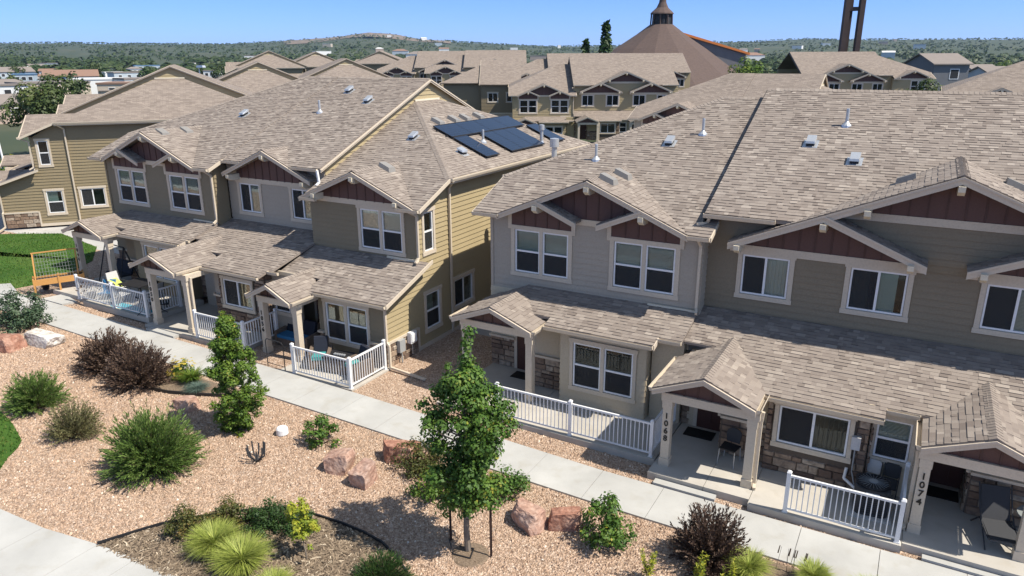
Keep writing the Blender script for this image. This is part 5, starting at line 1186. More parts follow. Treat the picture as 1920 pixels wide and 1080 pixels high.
# ------------------------------------------------------------------ plants and boulders
def leaf(b, p, n, s, t, ln=1.0):
    n = Vector(n).normalized(); a = n.orthogonal().normalized(); q = a.cross(n); ang = rnd.random() * 6.28
    d = a * math.cos(ang) + q * math.sin(ang); e = n.cross(d); p = Vector(p)
    b.face([p, p + d * s * .5 * ln + e * s * .36, p + d * s * ln, p + d * s * .5 * ln - e * s * .36], t)
def unit(r):
    while True:
        v = Vector((r.uniform(-1, 1), r.uniform(-1, 1), r.uniform(-1, 1)))
        if .05 < v.length < 1: return v.normalized()
def clumps(b, r, centers, per, rad, size, tvar=.16, up=.5):
    for (c, rr, t0) in centers:
        for _ in range(int(per * (rr / rad) ** 2) + 1):
            d = unit(r); p = Vector(c) + Vector((d.x, d.y, d.z * .8)) * rr * r.random() ** .45
            leaf(b, p, d + Vector((0, 0, up)), size * r.uniform(.7, 1.3), min(1, max(0, t0 + r.gauss(0, tvar))))
def leafy_tree(name, label, loc, h, trunk_h, rad, mat, n_cl, per, size, seed, prof, cat='tree', tr=.06, group=None, lean=(0, 0), extra=()):
    r = random.Random(seed); T = thing(name, label, cat, loc, 0, group); cs = []; b = MB(); pts = [Vector((0, 0, -.05))]; k = 7
    for i in range(1, k + 1): f = i / k; pts.append(Vector((lean[0] * f + r.uniform(-.03, .03), lean[1] * f + r.uniform(-.03, .03), f * h * .9)))
    for i, (p, q) in enumerate(zip(pts, pts[1:])): b.tube(p, q, tr * (1 - .85 * i / k), tr * (1 - .85 * (i + 1) / k), 8)
    tips = []
    for _ in range(n_cl):
        f = r.random(); z = trunk_h + f * (h - trunk_h); R0 = rad * prof(f); a = r.random() * 6.2832; q = R0 * r.random() ** .6
        cs.append((Vector((q * math.cos(a) + lean[0] * f, q * math.sin(a) + lean[1] * f, z)), r.uniform(.6, 1.25) * rad * .24, r.uniform(.25, .72)))
    for c, rr, t in cs[::3]:
        z = max(trunk_h * .85, c.z - c.xy.length * .8); f = z / (h * .9); st = Vector((lean[0] * f, lean[1] * f, z)); b.tube(st, st.lerp(c, .55) + Vector((0, 0, -.02)), tr * .3, tr * .2, 5); b.tube(st.lerp(c, .55) + Vector((0, 0, -.02)), c, tr * .2, tr * .08, 5)
    b.build('trunk', M['bark'], T, tint=False); L = MB(); clumps(L, r, cs + list(extra), per, rad * .24, size); L.build('crown', M[mat], T); return T
leafy_tree('maple_tree', 'young leafy green maple tree held between two metal stakes beside the walk', (-7.40, 11.13, -.02), 4.3, 1.30, .98, 'maple', 210, 110, .078, 4, lambda f: (.55 + .75 * f if f < .5 else 1.16 - 1.12 * (f - .5)) * (1 if f < .82 else .62), tr=.075,
           extra=[(Vector((-.06 + .02 * k, .05 + .03 * math.sin(k), 4.1 + k * .13)), .16, .5) for k in range(9)] + [(Vector((-.62 + .02 * (k % 2), .3, 3.3 + k * .12)), .11, .5) for k in range(8)])
for lab, x, y, h in (('thin rusty steel stake right of the young maple tree', -6.87, 11.22, 1.36), ('thin rusty steel stake left of the young maple tree', -7.93, 11.25, 1.2)):
    b = MB(); b.box(-.028, -.006, -.1, .028, .006, h); b.box(-.005, -.03, -.1, .005, -.0061, h); tag(b.build('tree_stake', M['rust'], None, (x, y, 0), tint=False), lab, 'stake', 'tree stakes')
b = MB(); b.path([(-7.95, 11.2, .06), (-7.6, 10.85, .03), (-7.2, 10.9, .03), (-7.3, 11.2, .04), (-7.6, 11.1, .05)], .014, 6); tag(b.build('irrigation_hose', M['black'], tint=False), 'black irrigation hose looped round the maple trunk', 'hose')
leafy_tree('columnar_tree', 'slim columnar tree with bright green and yellow leaves before the 1056 patio', (-15.85, 12.30, zg(-15.8) - .03), 3.35, .05, .64, 'column', 260, 95, .066, 8, lambda f: (.62 + .6 * f / .3 if f < .3 else 1.2 * (1 - (f - .3) / .7) ** .75 + .14), tr=.05,
           extra=[(Vector((-.1, .0, 3.2 + k * .1)), .1, .75) for k in range(4)] + [(Vector((.45, .3, 1.6 + k * .14)), .15, .5) for k in range(6)])
def leafy_bush(name, label, loc, h, rad, mat, n_cl, per, size, seed, group=None, flat=.8, cat='shrub', dome=True, open_=False):
    r = random.Random(seed); T = thing(name, label, cat, (loc[0], loc[1], zg(loc[0]) - .04), 0, group); cs = []; b = MB()
    for _ in range(n_cl):
        d = unit(r); d.z = abs(d.z); q = r.random() ** .4; c = Vector((d.x * rad * q, d.y * rad * q, .1 * h + d.z * h * .82 * q)); cs.append((c, rad * r.uniform(.2, .36), r.uniform(.25, .7)))
    for c, rr, t in cs[::2]: b.tube((c.x * .12, c.y * .12, 0), c * .55 + Vector((0, 0, .03)), .014, .010, 5); b.tube(c * .55 + Vector((0, 0, .03)), c, .010, .004, 5)
    b.build('stems', M['stem'], T, tint=False); L = MB(); clumps(L, r, cs, per, rad * .28, size, .16, .6); L.build('foliage', M[mat], T); return T
def spray_bush(name, label, loc, h, rad, mat, n_sp, per, lsize, seed, group=None, spiky=True, wl=.35, cat='shrub', low=-.05, curve=.0, core=.0):
    """stems radiating from the base, each clad with small leaves or needles"""
    r = random.Random(seed); T = thing(name, label, cat, (loc[0], loc[1], zg(loc[0]) - .04), 0, group); b = MB(); L = MB()
    for i in range(n_sp):
        a = r.random() * 6.2832; e = math.asin(min(1, max(low, r.random() ** .8))); k = r.uniform(.68, 1.0) * (1.12 if r.random() < .12 else 1)
        tip = Vector((math.cos(a) * math.cos(e) * rad, math.sin(a) * math.cos(e) * rad, math.sin(e) * h + .04)) * k
        base = Vector((r.uniform(-.2, .2) * rad, r.uniform(-.2, .2) * rad, .02)) + tip * core; mid = base.lerp(tip, .5) + Vector((0, 0, curve * h))
        if i % 3 == 0: b.tube(base, mid, .009, .007, 4); b.tube(mid, tip, .007, .003, 4)
        t0 = r.uniform(.2, .75); d1 = (tip - mid).normalized()
        for j in range(per):
            f = .3 + .7 * (j + r.random()) / per; p = base.lerp(mid, f * 2) if f < .5 else mid.lerp(tip, f * 2 - 1)
            o = unit(r); d = (d1 + o * wl * 1.6).normalized(); s = d.cross(unit(r)).normalized(); ln = lsize * r.uniform(.7, 1.3)
            p = p + o * (.012 + .02 * (1 - f) if spiky else .05 * (1.2 - f)); t = min(1, max(0, t0 + r.gauss(0, .14) + .12 * (f - .5)))
            L.face([p, p + d * ln * .5 + s * ln * wl * .5, p + d * ln, p + d * ln * .5 - s * ln * wl * .5], t)
    b.build('stems', M['stem'], T, tint=False); L.build('foliage', M[mat], T); return T
gb = 'spiky purple brown bushes'
spray_bush('barberry_bush', 'spiky purple brown bush, the farther left of two overlapping by the walk', (-22.9, 13.0), 1.35, 1.15, 'barberry', 330, 34, .10, 1, gb, True, .34)
spray_bush('barberry_bush', 'spiky purple brown bush, the nearer right of two overlapping by the walk', (-20.95, 12.75), 1.42, 1.22, 'barberry', 360, 34, .10, 2, gb, True, .34)
spray_bush('barberry_bush', 'spiky purple brown bush alone at the walk below the 1068 porch', (-2.75, 13.35), 1.4, .88, 'barberry', 300, 36, .085, 3, gb, True, .34)
spray_bush('juniper_shrub', 'largest bright green feathery juniper on the gravel', (-16.15, 9.8), 1.62, 1.32, 'juniper', 620, 40, .11, 11, None, False, .22, curve=.05)
spray_bush('juniper_shrub', 'smaller dark green juniper left of the grey olive shrub', (-22.1, 10.15), 1.15, .98, 'juniper', 300, 40, .095, 12, None, False, .24, curve=.05)
spray_bush('olive_shrub', 'grey olive loose shrub between the two junipers', (-19.4, 9.7), 1.2, .8, 'olivebush', 300, 30, .06, 13, None, False, .4)
leafy_bush('green_shrub', 'dark blue green leafy shrub at the left edge by the walk', (-29.4, 13.55), 1.5, 1.05, 'bluegreen', 60, 70, .09, 14)
leafy_bush('green_shrub', 'small leafy shrub between the columnar tree and the red boulders', (-13.35, 12.95), .95, .5, 'maple', 34, 46, .07, 15)
leafy_bush('green_shrub', 'upright leafy green shrub right of the two red boulders', (-4.9, 12.9), 1.25, .62, 'maple', 52, 50, .075, 16)
leafy_bush('green_shrub', 'bronze green shrub left behind the maple next to the red boulder', (-10.2, 13.35), .85, .75, 'redbrown', 46, 50, .07, 17)
leafy_bush('green_shrub', 'low bright green shrub under the left of the maple crown', (-9.05, 12.45), .7, .72, 'column', 46, 50, .07, 18)
leafy_bush('green_shrub', 'low green shrub under the right of the maple crown', (-7.75, 13.45), .55, .65, 'maple', 36, 50, .07, 19)
gm = 'small dense shrubs in the front mulch bed'
leafy_bush('bronze_shrub', 'small bronze green shrub leftmost in the front mulch bed', (-13.1, 8.5), .72, .55, 'redbrown', 44, 60, .05, 20, gm)
leafy_bush('bronze_shrub', 'small bronze green shrub second from left in the front mulch bed', (-12.6, 9.15), .68, .52, 'redbrown', 44, 60, .05, 21, gm)
leafy_bush('pine_shrub', 'small dark green shrub third from left in the front mulch bed', (-11.8, 9.5), .68, .55, 'pine', 48, 70, .045, 22, gm)
leafy_bush('pine_shrub', 'small dark green shrub behind the little yellow tree', (-11.2, 9.75), .55, .5, 'pine', 42, 70, .045, 23, gm)
spray_bush('mugo_pine', 'low dark green mugo pine at the bottom edge by the mulch bed', (-8.35, 9.35), .62, .72, 'pine', 300, 34, .07, 24, None, False, .2)
spray_bush('mugo_pine', 'smaller lobe of low mugo pine spreading right at the bottom edge', (-7.6, 9.15), .45, .5, 'pine', 180, 34, .07, 25, None, False, .2)
leafy_tree('small_yellow_tree', 'tiny tree with yellow green leaves standing in the mulch bed', (-10.2, 9.16, zg(-10.2) - .02), 1.4, .52, .42, 'yellowleaf', 34, 40, .07, 26, lambda f: 1.0 - .65 * f, tr=.018, lean=(-.18, .02))
def grass_tuft(name, label, loc, h, rad, mat, n, seed, group=None, w=.012):
    r = random.Random(seed); T = thing(name, label, 'grass', (loc[0], loc[1], zg(loc[0]) - .03), 0, group); L = MB()
    for _ in range(n):
        a = r.random() * 6.2832; sp = r.random() ** .7; q = Vector((math.cos(a), math.sin(a), 0)); s = Vector((-q.y, q.x, 0)) * w * r.uniform(.6, 1.2); b0 = q * rad * .3 * r.random(); k = r.uniform(.6, 1.05)
        p1 = b0 + q * rad * .35 * sp * k + Vector((0, 0, h * .62 * k)); p2 = b0 + q * rad * (.3 + .75 * sp) * k + Vector((0, 0, h * (1.0 - .42 * sp * sp) * k)); t = r.random()
        s = s * .62; p2 = p2 + Vector((r.gauss(0, .05), r.gauss(0, .05), r.gauss(0, .05))) * rad; L.face([b0 - s, b0 + s, p1 + s * .8, p1 - s * .8], t * .7); L.face([p1 - s * .8, p1 + s * .8, p2], .25 + t * .75)
    L.build('blades', M[mat], T); return T
gt = 'yellow green grass tufts'
grass_tuft('grass_tuft', 'yellow green grass tuft, upper of two in the mulch bed', (-12.0, 8.3), .68, .62, 'grass', 2600, 1, gt)
grass_tuft('grass_tuft', 'yellow green grass tuft, lower of two in the mulch bed', (-11.05, 8.2), .72, .66, 'grass', 2800, 2, gt)
grass_tuft('grass_tuft', 'grass tuft at the bottom edge below the little yellow tree', (-10.0, 8.05), .5, .45, 'grass', 1400, 3, gt)
grass_tuft('grass_tuft', 'yellow grass tuft just right of the spiky brown bush by the walk', (-1.9, 13.2), .62, .5, 'grass', 1800, 4, gt)
grass_tuft('grass_tuft', 'yellow grass tuft beside the walk at the bottom right', (-.7, 13.6), .55, .42, 'grass', 1600, 5, gt)
grass_tuft('grass_tuft', 'rightmost low grass tuft by the walk', (.35, 13.75), .4, .45, 'grass', 1200, 6, gt)
grass_tuft('daylily', 'green strap leaved daylily clump in the small bed by the walk', (-19.55, 13.6), .48, .55, 'column', 420, 7, None, .022)
grass_tuft('blue_fescue', 'low blue grey fescue mound at the black edging', (-18.95, 13.3), .24, .5, 'fescue', 900, 8, None, .01)
def flowers():
    r = random.Random(5); T = leafy_bush('flowering_plant', 'yellow flowering plant with dark seed heads by the walk', (-20.2, 13.75), .68, .45, 'maple', 26, 40, .06, 27, cat='flowers'); L = MB(); D = MB()
    for _ in range(85):
        d = unit(r); d.z = abs(d.z); p = Vector((d.x * .46, d.y * .46, .12 + d.z * .62)) * r.uniform(.85, 1.08); ax = (d + Vector((0, 0, .8))).normalized(); a = ax.orthogonal().normalized(); c = ax.cross(a)
        for k in range(6):
            q = a * math.cos(k * 1.05) + c * math.sin(k * 1.05); s = ax.cross(q) * .014; L.face([p, p + q * .03 + s, p + q * .055, p + q * .03 - s], r.random())
        D.lathe([(.0, .0), (.012, .005), (.0, .018)], 5, tuple(p))
    L.build('petals', M['flower'], T); D.build('seed_heads', M['stem'], T, tint=False)
flowers()
def weeds(label, loc, seed):
    r = random.Random(seed); T = thing('weed', label, 'weed', (loc[0], loc[1], zg(loc[0]) - .03), 0, 'tall weeds by the brown bush'); L = MB(); b = MB()
    for k in range(5):
        a = r.random() * 6.28; tip = Vector((math.cos(a) * .16, math.sin(a) * .16, r.uniform(.5, .85))); b.tube((0, 0, 0), tip, .007, .003, 4)
        for j in range(60):
            f = .15 + .85 * j / 60; p = tip * f; o = unit(r); o.z = abs(o.z) * .7; s = o.cross(Vector((0, 0, 1))).normalized() * .011; ln = .16 * (1.1 - f * .7); L.face([p, p + o * ln * .5 + s, p + o * ln, p + o * ln * .5 - s], r.random())
    b.build('stems', M['stem'], T, tint=False); L.build('foliage', M['yellowleaf'], T)
weeds('tall feathery weed in front of the lone brown bush, left stem', (-2.75, 12.55), 3); weeds('tall feathery weed in front of the lone brown bush, right stem', (-2.15, 12.5), 4); weeds('low feathery weed left of the lone brown bush at the bottom edge', (-3.7, 12.2), 5)
def seedstalks():
    T = thing('seed_stalks', 'thin dark seed stalks rising by the walk at the lower right', 'plant', (-1.2, 13.8, -.02)); b = MB(); r = random.Random(2)
    for k in range(7): x = r.uniform(-.3, .3); b.tube((x, 0, 0), (x + r.uniform(-.08, .08), .05, r.uniform(.35, .6)), .005, .004, 4); b.tube((x, 0.02, .38), (x + .02, .05, .55), .014, .01, 5)
    b.build('stalks', M['stem'], T, tint=False)
seedstalks()
def blob(verts_f, seed, name, mat, label, loc, size, rz, cat='boulder', group=None, rough=.28, flat=.0):
    """angular boulder: a cut, noisy block"""
    import bmesh
    bm = bmesh.new(); bmesh.ops.create_icosphere(bm, subdivisions=4, radius=1); r = random.Random(seed); pl = []
    for k, ax in enumerate(((0, 0, 1), (1, 0, 0), (-1, 0, 0), (0, 1, 0), (0, -1, 0), (0, 0, -1))):
        n = (Vector(ax) + unit(r) * .27).normalized(); pl.append((n, r.uniform(.52, .68) if k else .5))
    for _ in range(6): n = unit(r); pl.append((n, r.uniform(.72, .84)))
    for v in bm.verts:
        p = v.co.copy()
        for n, d in pl:
            k = p.dot(n) - d
            if k > 0: p -= n * k * .94
        p += v.co * (noise.noise(v.co * 2.3 + Vector((seed, 0, 0))) * .05 + noise.noise(v.co * 7 + Vector((seed, 3, 0))) * .03)
        v.co = Vector((p.x * size[0] * 1.05, p.y * size[1] * 1.1, p.z * size[2] * 1.12))
    me = bpy.data.meshes.new(name); bm.to_mesh(me); bm.free(); me.materials.append(M[mat]); me.polygons.foreach_set('use_smooth', [False] * len(me.polygons))
    return tag(link(name, me, None, (loc[0], loc[1], zg(loc[0]) + size[2] * .42 - .05), R(rz)), label, cat, group)
gr = 'sandstone boulders on the gravel'
blob(0, 3, 'boulder', 'pinkrock', 'pale topped reddish boulder, leftmost of three near the small shrub', (-12.0, 12.2), (.48, .44, .46), 12, group=gr)
blob(0, 8, 'boulder', 'pinkrock', 'square pink boulder with a flat sunlit top, middle of three', (-11.1, 12.05), (.47, .42, .44), -10, group=gr)
blob(0, 5, 'boulder', 'redrock', 'long red boulder, rightmost of three beside the bronze shrub', (-10.95, 13.35), (.68, .42, .46), 30, group=gr)
blob(0, 12, 'boulder', 'pinkrock', 'pale pink boulder, left of the pair right of the maple', (-6.7, 12.65), (.55, .42, .46), -20, group=gr)
blob(0, 17, 'boulder', 'redrock', 'deep red boulder, right of the pair right of the maple', (-5.98, 13.0), (.5, .36, .4), 25, group=gr)
blob(0, 21, 'boulder', 'pinkrock', 'low pink orange boulder behind the largest juniper', (-18.3, 12.4), (.5, .35, .3), 5, group=gr)
blob(0, 25, 'boulder', 'redrock', 'reddish boulder at the left edge next to the white one', (-27.6, 12.1), (.85, .55, .5), 15, group=gr)
blob(0, 31, 'boulder', 'whiterock', 'long white boulder beside the walk at left', (-26.95, 13.05), (.95, .45, .42), 10, group=gr)
b = MB(); r_ = random.Random(77)
for k in range(14000):
    u = r_.random()
    if u < .45: x, y = r_.uniform(-30, -19.2), r_.uniform(6.4, 9.6)
    else: x, y = r_.uniform(-46, -34.2), r_.uniform(15.6, 23.2)
    if u < .45 and not inside((x, y), LAWN2): continue
    if u >= .45 and not inside((x, y), [(-46, 15.3), (-36.5, 15.3), (-34.6, 15.9), (-34.2, 17.6), (-36.0, 20.5), (-38.5, 22.3), (-43.4, 23.2), (-46, 21.9)]): continue
    a = r_.random() * 6.28; q = Vector((math.cos(a), math.sin(a), 0)) * .022; p = Vector((x, y, zg(x) - .02)); b.face([p - q, p + q, p + Vector((r_.uniform(-.03, .03), r_.uniform(-.03, .03), r_.uniform(.04, .09)))], r_.random())
tag(b.build('grass', M['turf']), 'short mown grass of the lawns', 'grass', kind='stuff')
# ------------------------------------------------------------------ rows behind
HD = R(29.434); FWD = Vector((-math.sin(HD), math.cos(HD))); RGT = Vector((math.cos(HD), math.sin(HD)))
def cp(dist, side): v = FWD * dist + RGT * side; return v.x, v.y
_keep = bpy.data.objects
def row(label, kind, loc, deg, dzs=(0, 0, 0), paints=('tan', 'olive', 'tan')):
    T = thing('townhouse_row', label, 'townhouses', loc, R(deg), 'townhouse rows'); a, b, c = dzs
    wl = [(.83, 3.56 + a, 1.9, 1.42), (4.42, 3.56 + a, 1.9, 1.42)]
    if kind == 'LMR':
        unit_L(T, -7.25, 7.25, a, wl, (3.5, 6.8), (4.15, .8 + a, 1.95, 1.38), .15 + a, 0, paints[0], None, RY=7.5)
        unit_M(T, 0, 5.45, b, 0, paints[1], None, .15 + b); unit_R(T, 5.45, 4.92, c, 0, paints[2], None, .15 + c, 0.0)
    elif kind == 'LN':
        unit_L(T, -6.95, 6.95, a, wl, (3.28, 5.98), (3.7, .72 + a, 1.9, 1.42), .15 + a, 0, paints[0], None); unit_N(T, 0, 11.9, b, 0, paints[1], None, .15 + b)
    elif kind == 'NR':
        unit_N(T, 0, 11.9, b, 0, paints[1], None, .15 + b); unit_R(T, 11.9, 4.92, c, 0, paints[2], None, .15 + c, 0.0)
    elif kind == 'MR':
        unit_M(T, 0, 5.45, b, 0, paints[1], None, .15 + b); unit_R(T, 5.45, 4.92, c, 0, paints[2], None, .15 + c, 0.0)
    return T
Cr = row('olive townhouse row at left with one long siding wall and a lawn in front', 'LMR', (-53.6, 30.6, .5), -40.4, (.3, .3, .04), ('tan', 'taupe', 'tan'))
Dr = row('sunlit townhouse row far behind with a twin gable and a broad nested gable', 'LN', (-35.66, 77.62, .44), 29.43, (0, .55, 0), ('olive', 'olive', 'olive'))
Fr = row('townhouse row whose long roof shows directly behind the nearest ridge', 'LMR', (-13.36, 56.5, -.5), 0, (.46, .35, .04), ('taupe', 'taupe', 'olive'))
Er = row('sunlit townhouse row at upper right with a nested gable beside a single gable', 'NR', (-16.03, 109.3, 1.5), 25, (0, 0, .3), ('olive', 'olive', 'olive'))
Xr = row('townhouse row turned away with its garage side facing the camera, left of the twin gable', 'MR', (-53.2, 97.5, .5), 209.4, (0, .3, .3), ('tan', 'tan', 'tan'))
def again(src, label, x, y, z, deg): return copy_tree(src, None, (x, y, z), R(deg), label)
again(Cr, 'second stepped gable roof beyond the left townhouse row', -69.5, 52.5, .55, -40.4)
again(Cr, 'third stepped gable roof beyond the left townhouse row', -79.5, 77.0, .75, -40.4)
again(Cr, 'fourth distant stepped gable roof in line behind the left row', -122.0, 103.0, 2.1, -40.4)
again(Cr, 'fifth distant stepped gable roof, the farthest in line behind the left row', -130.0, 124.0, 2.0, -40.4)
again(Dr, 'distant townhouse row with a small twin gable left of the garage side row', -88.0, 118.0, 1.5, 29.43)
again(Cr, 'hip roofed end building with a plain tan side wall, alone before the trees', -136.5, 157.0, 2.3, -60.6)
again(Dr, 'townhouse row whose high ridge stands below the church roof', -46.0, 118.0, .9, 29.43)
again(Dr, 'townhouse row whose roofs fill the gap behind the solar panels', -52.0, 104.0, .9, 29.43)
again(Dr, 'townhouse row across the street, seen mirrored in the windows', 0, 0, 0, 0) if False else None
again(Fr, 'townhouse row whose roof slope shows at the right edge behind the nearest ridge', 8.2, 70.0, .5, 0)
again(Dr, 'townhouse row with the distant roofs just left of the church', -78.0, 120.0, 1.6, 29.43)
# ------------------------------------------------------------------ simple distant houses
def far_house(name, label, cat, loc, deg, w, d, h, wall, rf='hroof', pitch=.45, kind='gable', wins=(), group=None, over=.4):
    T = thing(name, label, cat, loc, R(deg), group); b = MB(); b.box(-w / 2, 0, -2, w / 2, d, h)
    if kind == 'gable':
        k = pitch * d / 2; b.hexa([(-w / 2, .0, h), (-w / 2, d, h), (-w / 2, d / 2, h + k)], [(w / 2, .0, h), (w / 2, d, h), (w / 2, d / 2, h + k)])
    b.build('wall', M[wall], T, tint=False); r = MB(); o = over
    if kind == 'gable':
        k = pitch * (d / 2 + o); z0 = h - pitch * o
        for s in (0, 1):
            y0, y1 = (-o, d / 2) if s == 0 else (d + o, d / 2); r.hexa([(-w / 2 - o, y0, z0), (w / 2 + o, y0, z0), (w / 2 + o, y1, h + pitch * d / 2), (-w / 2 - o, y1, h + pitch * d / 2)], [(-w / 2 - o, y0, z0 + .2), (w / 2 + o, y0, z0 + .2), (w / 2 + o, y1, h + pitch * d / 2 + .2), (-w / 2 - o, y1, h + pitch * d / 2 + .2)])
    elif kind == 'hip':
        m = min(w, d) / 2 + o; k = m * pitch; xr = max(0, w / 2 + o - m)
        P = [(-w / 2 - o, -o, h), (w / 2 + o, -o, h), (w / 2 + o, d + o, h), (-w / 2 - o, d + o, h)]; a, c = (-xr, d / 2, h + k), (xr, d / 2, h + k)
        r.face([P[0], P[1], c, a]); r.face([P[2], P[3], a, c]); r.face([P[1], P[2], c]); r.face([P[3], P[0], a]); r.face(list(reversed(P)))
    else: r.box(-w / 2 - .2, -.2, h, w / 2 + .2, d + .2, h + .45)
    r.build('roof', M[rf], T, tint=False)
    for (x, z, ww, hh) in wins:
        b = MB(); b.box(x - ww / 2 - .12, -.06, z - .12, x + ww / 2 + .12, -.001, z + hh + .12); q = b.build('window', M['white'], T, tint=False); b = MB(); b.box(x - ww / 2, -.075, z, x + ww / 2, -.0605, z + hh); b.build('pane', M['room'], q, tint=False)
    return T
# modern grey town houses at the far right
x, y = cp(130, 75.5); far_house('grey_townhouse', 'tall plain dark grey townhouse at the far right', 'house', (x, y, 0), 32, 6.2, 9, 8.6, 'housegrey', 'hroof', .35, wins=((.6, 6.2, 1.4, 1.5),))
b = MB(); 
for i, (s, dist, w, hh, m) in enumerate(((90.5, 138, 5, 6.4, 'houseblue'), (95, 150, 5, 6.6, 'houseblue'), (99.5, 164, 5, 6.2, 'housegrey'), (75, 150, 7, 5.8, 'housegrey'), (66, 156, 7, 5.4, 'houseblue'), (106, 172, 5.5, 5.0, 'housegrey'))):
    x, y = cp(dist, s); far_house('grey_townhouse', ['pale blue grey townhouse right of the tall dark one', 'second pale blue grey townhouse in the line at far right', 'third townhouse of the far right line, dark grey', 'grey townhouse left of the tall dark one', 'pale townhouse farthest left of the tall dark one', 'dark low house at the end of the far right line'][i], 'house', (x, y, 0), 30, w, 9, hh, m, 'hroof', .32, wins=((-1.2, hh - 2.2, 1.2, 1.3), (1.2, hh - 2.2, 1.2, 1.3)), group='grey townhouses at far right')
for i in range(4):
    x, y = cp(117 + i * 3.2, 88.5 + i * 2.2); far_house('garage_block', ['nearest', 'second', 'third', 'farthest'][i] + ' flat brown garage front in the far right line', 'garage', (x, y, 0), 30, 2.6, 6, 3.4, 'mortar' if i % 2 else 'umber', 'hroof', .2, 'flat', group='garages at far right')
# church with a flared conical roof and lantern spire
def church():
    x, y = cp(196, 38.2); T = thing('church', 'church with a wide flared brown conical roof and a dark lantern spire', 'church', (x, y, 0)); n = 14
    b = MB(); b.lathe([(27, 2.6), (25.0, 3.2), (18.5, 7.0), (14.0, 10.1), (11.6, 11.8), (9.2, 13.3), (6.1, 15.3), (2.9, 17.6)], n); b.build('roof', M['churchroof'], T, tint=False)
    b = MB(); b.lathe([(24, -3), (24, 3.2)], n); b.build('wall', M['churchgrey'], T, tint=False)
    b = MB(); b.lathe([(2.5, 17.4), (2.35, 20.2)], 12); b.build('lantern', M['room'], T, tint=False)
    for k in range(9): a = k * 6.2832 / 9; b = MB(); b.tube((2.75 * math.cos(a), 2.75 * math.sin(a), 17.6), (2.6 * math.cos(a), 2.6 * math.sin(a), 20.2), .2, .22, 4); b.build('lantern_post', M['churchroof'], T, tint=False)
    b = MB(); b.lathe([(3.0, 20.1), (2.85, 20.4), (1.5, 21.6), (.95, 22.8), (.9, 23.0), (.62, 26), (.3, 32), (.06, 38)], 12); b.build('spire', M['churchroof'], T, tint=False)
    b = MB(); r2 = lambda d, s, z: tuple(RGT * s + FWD * d) + (z,)
    b.hexa([r2(-2, 3, 15.6), r2(-2, 21.5, 10.3), r2(-2, 21.5, 5.2), r2(-2, 4, 6.0)], [r2(4, 3, 15.6), r2(4, 21.5, 10.3), r2(4, 21.5, 5.2), r2(4, 4, 6.0)]); w = b.build('wing', M['churchgrey'], T, tint=False)
    b = MB(); b.hexa([r2(-2.6, 2.2, 16.4), r2(-2.6, 22.3, 10.7), r2(-2.6, 22.3, 10.2), r2(-2.6, 2.2, 15.8)], [r2(4.6, 2.2, 16.4), r2(4.6, 22.3, 10.7), r2(4.6, 22.3, 10.2), r2(4.6, 2.2, 15.8)]); b.build('wing_roof', M['orange'], w, tint=False)
church()
def bell_tower():
    x, y = cp(150, 66.4); T = thing('steel_tower', 'tall dark three legged steel tower rising out of the picture', 'tower', (x, y, 0)); L = ((-1.55, 0), (-.2, 1.5), (1.15, -.4)); W = (.95, .6, .95)
    for (a, c), w in zip(L, W): b = MB(); b.box(a - w / 2, c - .5, -2, a + w / 2, c + .5, 44); b.build('leg', M['steel'], T, tint=False)
    for z in (8, 18.6, 29, 40):
        for i, j in ((0, 1), (1, 2), (0, 2)): b = MB(); b.bar((*L[i], z), (*L[j], z), .5, .7); b.build('cross_beam', M['steel'], T, tint=False)
    T.rotation_euler = (0, 0, HD)
bell_tower()
# ------------------------------------------------------------------ land, forest, town
def terr_h(r, az):                                   # az: degrees right of the camera heading
    z = -.5
    if r > 70: z = -.5 - 2.5 * min(1, (r - 70) / 150)
    if r > 520:
        k = (r - 520) / 3400; top = 66 + 44 * math.exp(-((az + 10) / 5) ** 2) + 6 * math.exp(-((az - 22) / 10) ** 2) - 14 * math.exp(-((az - 6) / 8) ** 2); k = min(1, k)
        z += top * (k * k * (3 - 2 * k)) * (1 + .16 * noise.noise(Vector((az * .22, r * .0012, 2)))) + 4 * noise.noise(Vector((az * .5, r * .004, 7))) * k
    if r > 3900: z -= (r - 3900) * .02
    return z
def pol(r, az): a = R(az); v = FWD * (r * math.cos(a)) + RGT * (r * math.sin(a)); return v.x, v.y
b = MB(); rs = [0.0, 40, 70, 100, 140, 180, 220, 300, 400, 520, 650, 800, 1000, 1250, 1500, 1800, 2100, 2450, 2800, 3150, 3500, 3900, 4600, 6000, 9000]; az = list(range(-180, 181, 3))
i0 = 0
for r in rs:
    for a in az: x, y = pol(r, a); b.v.append((x, y, terr_h(r, a if abs(a) < 75 else math.copysign(75, a))))
n = len(az)
for j in range(len(rs) - 1):
    for k in range(n - 1): b.f.append((j * n + k, j * n + k + 1, (j + 1) * n + k + 1, (j + 1) * n + k)); b.t.append(.5)
tag(b.build('terrain', M['terrain'], tint=False, smooth=True), kind='structure')
hb = MB(); ra = [2500, 2700, 2900, 3100, 3300, 3500, 3700, 3900]; aa = [-16.5 + .75 * k for k in range(17)]
for r in ra:
    for a in aa: x, y = pol(r, a); hb.v.append((x, y, terr_h(r, a) + 1.5 + 3 * noise.noise(Vector((a * 3, r * .01, 3)))))
for j in range(len(ra) - 1):
    for k in range(len(aa) - 1): i = j * len(aa) + k; hb.f.append((i, i + 1, i + 1 + len(aa), i + len(aa))); hb.t.append(.5)
tag(hb.build('hill', M['hill'], tint=False), kind='structure')
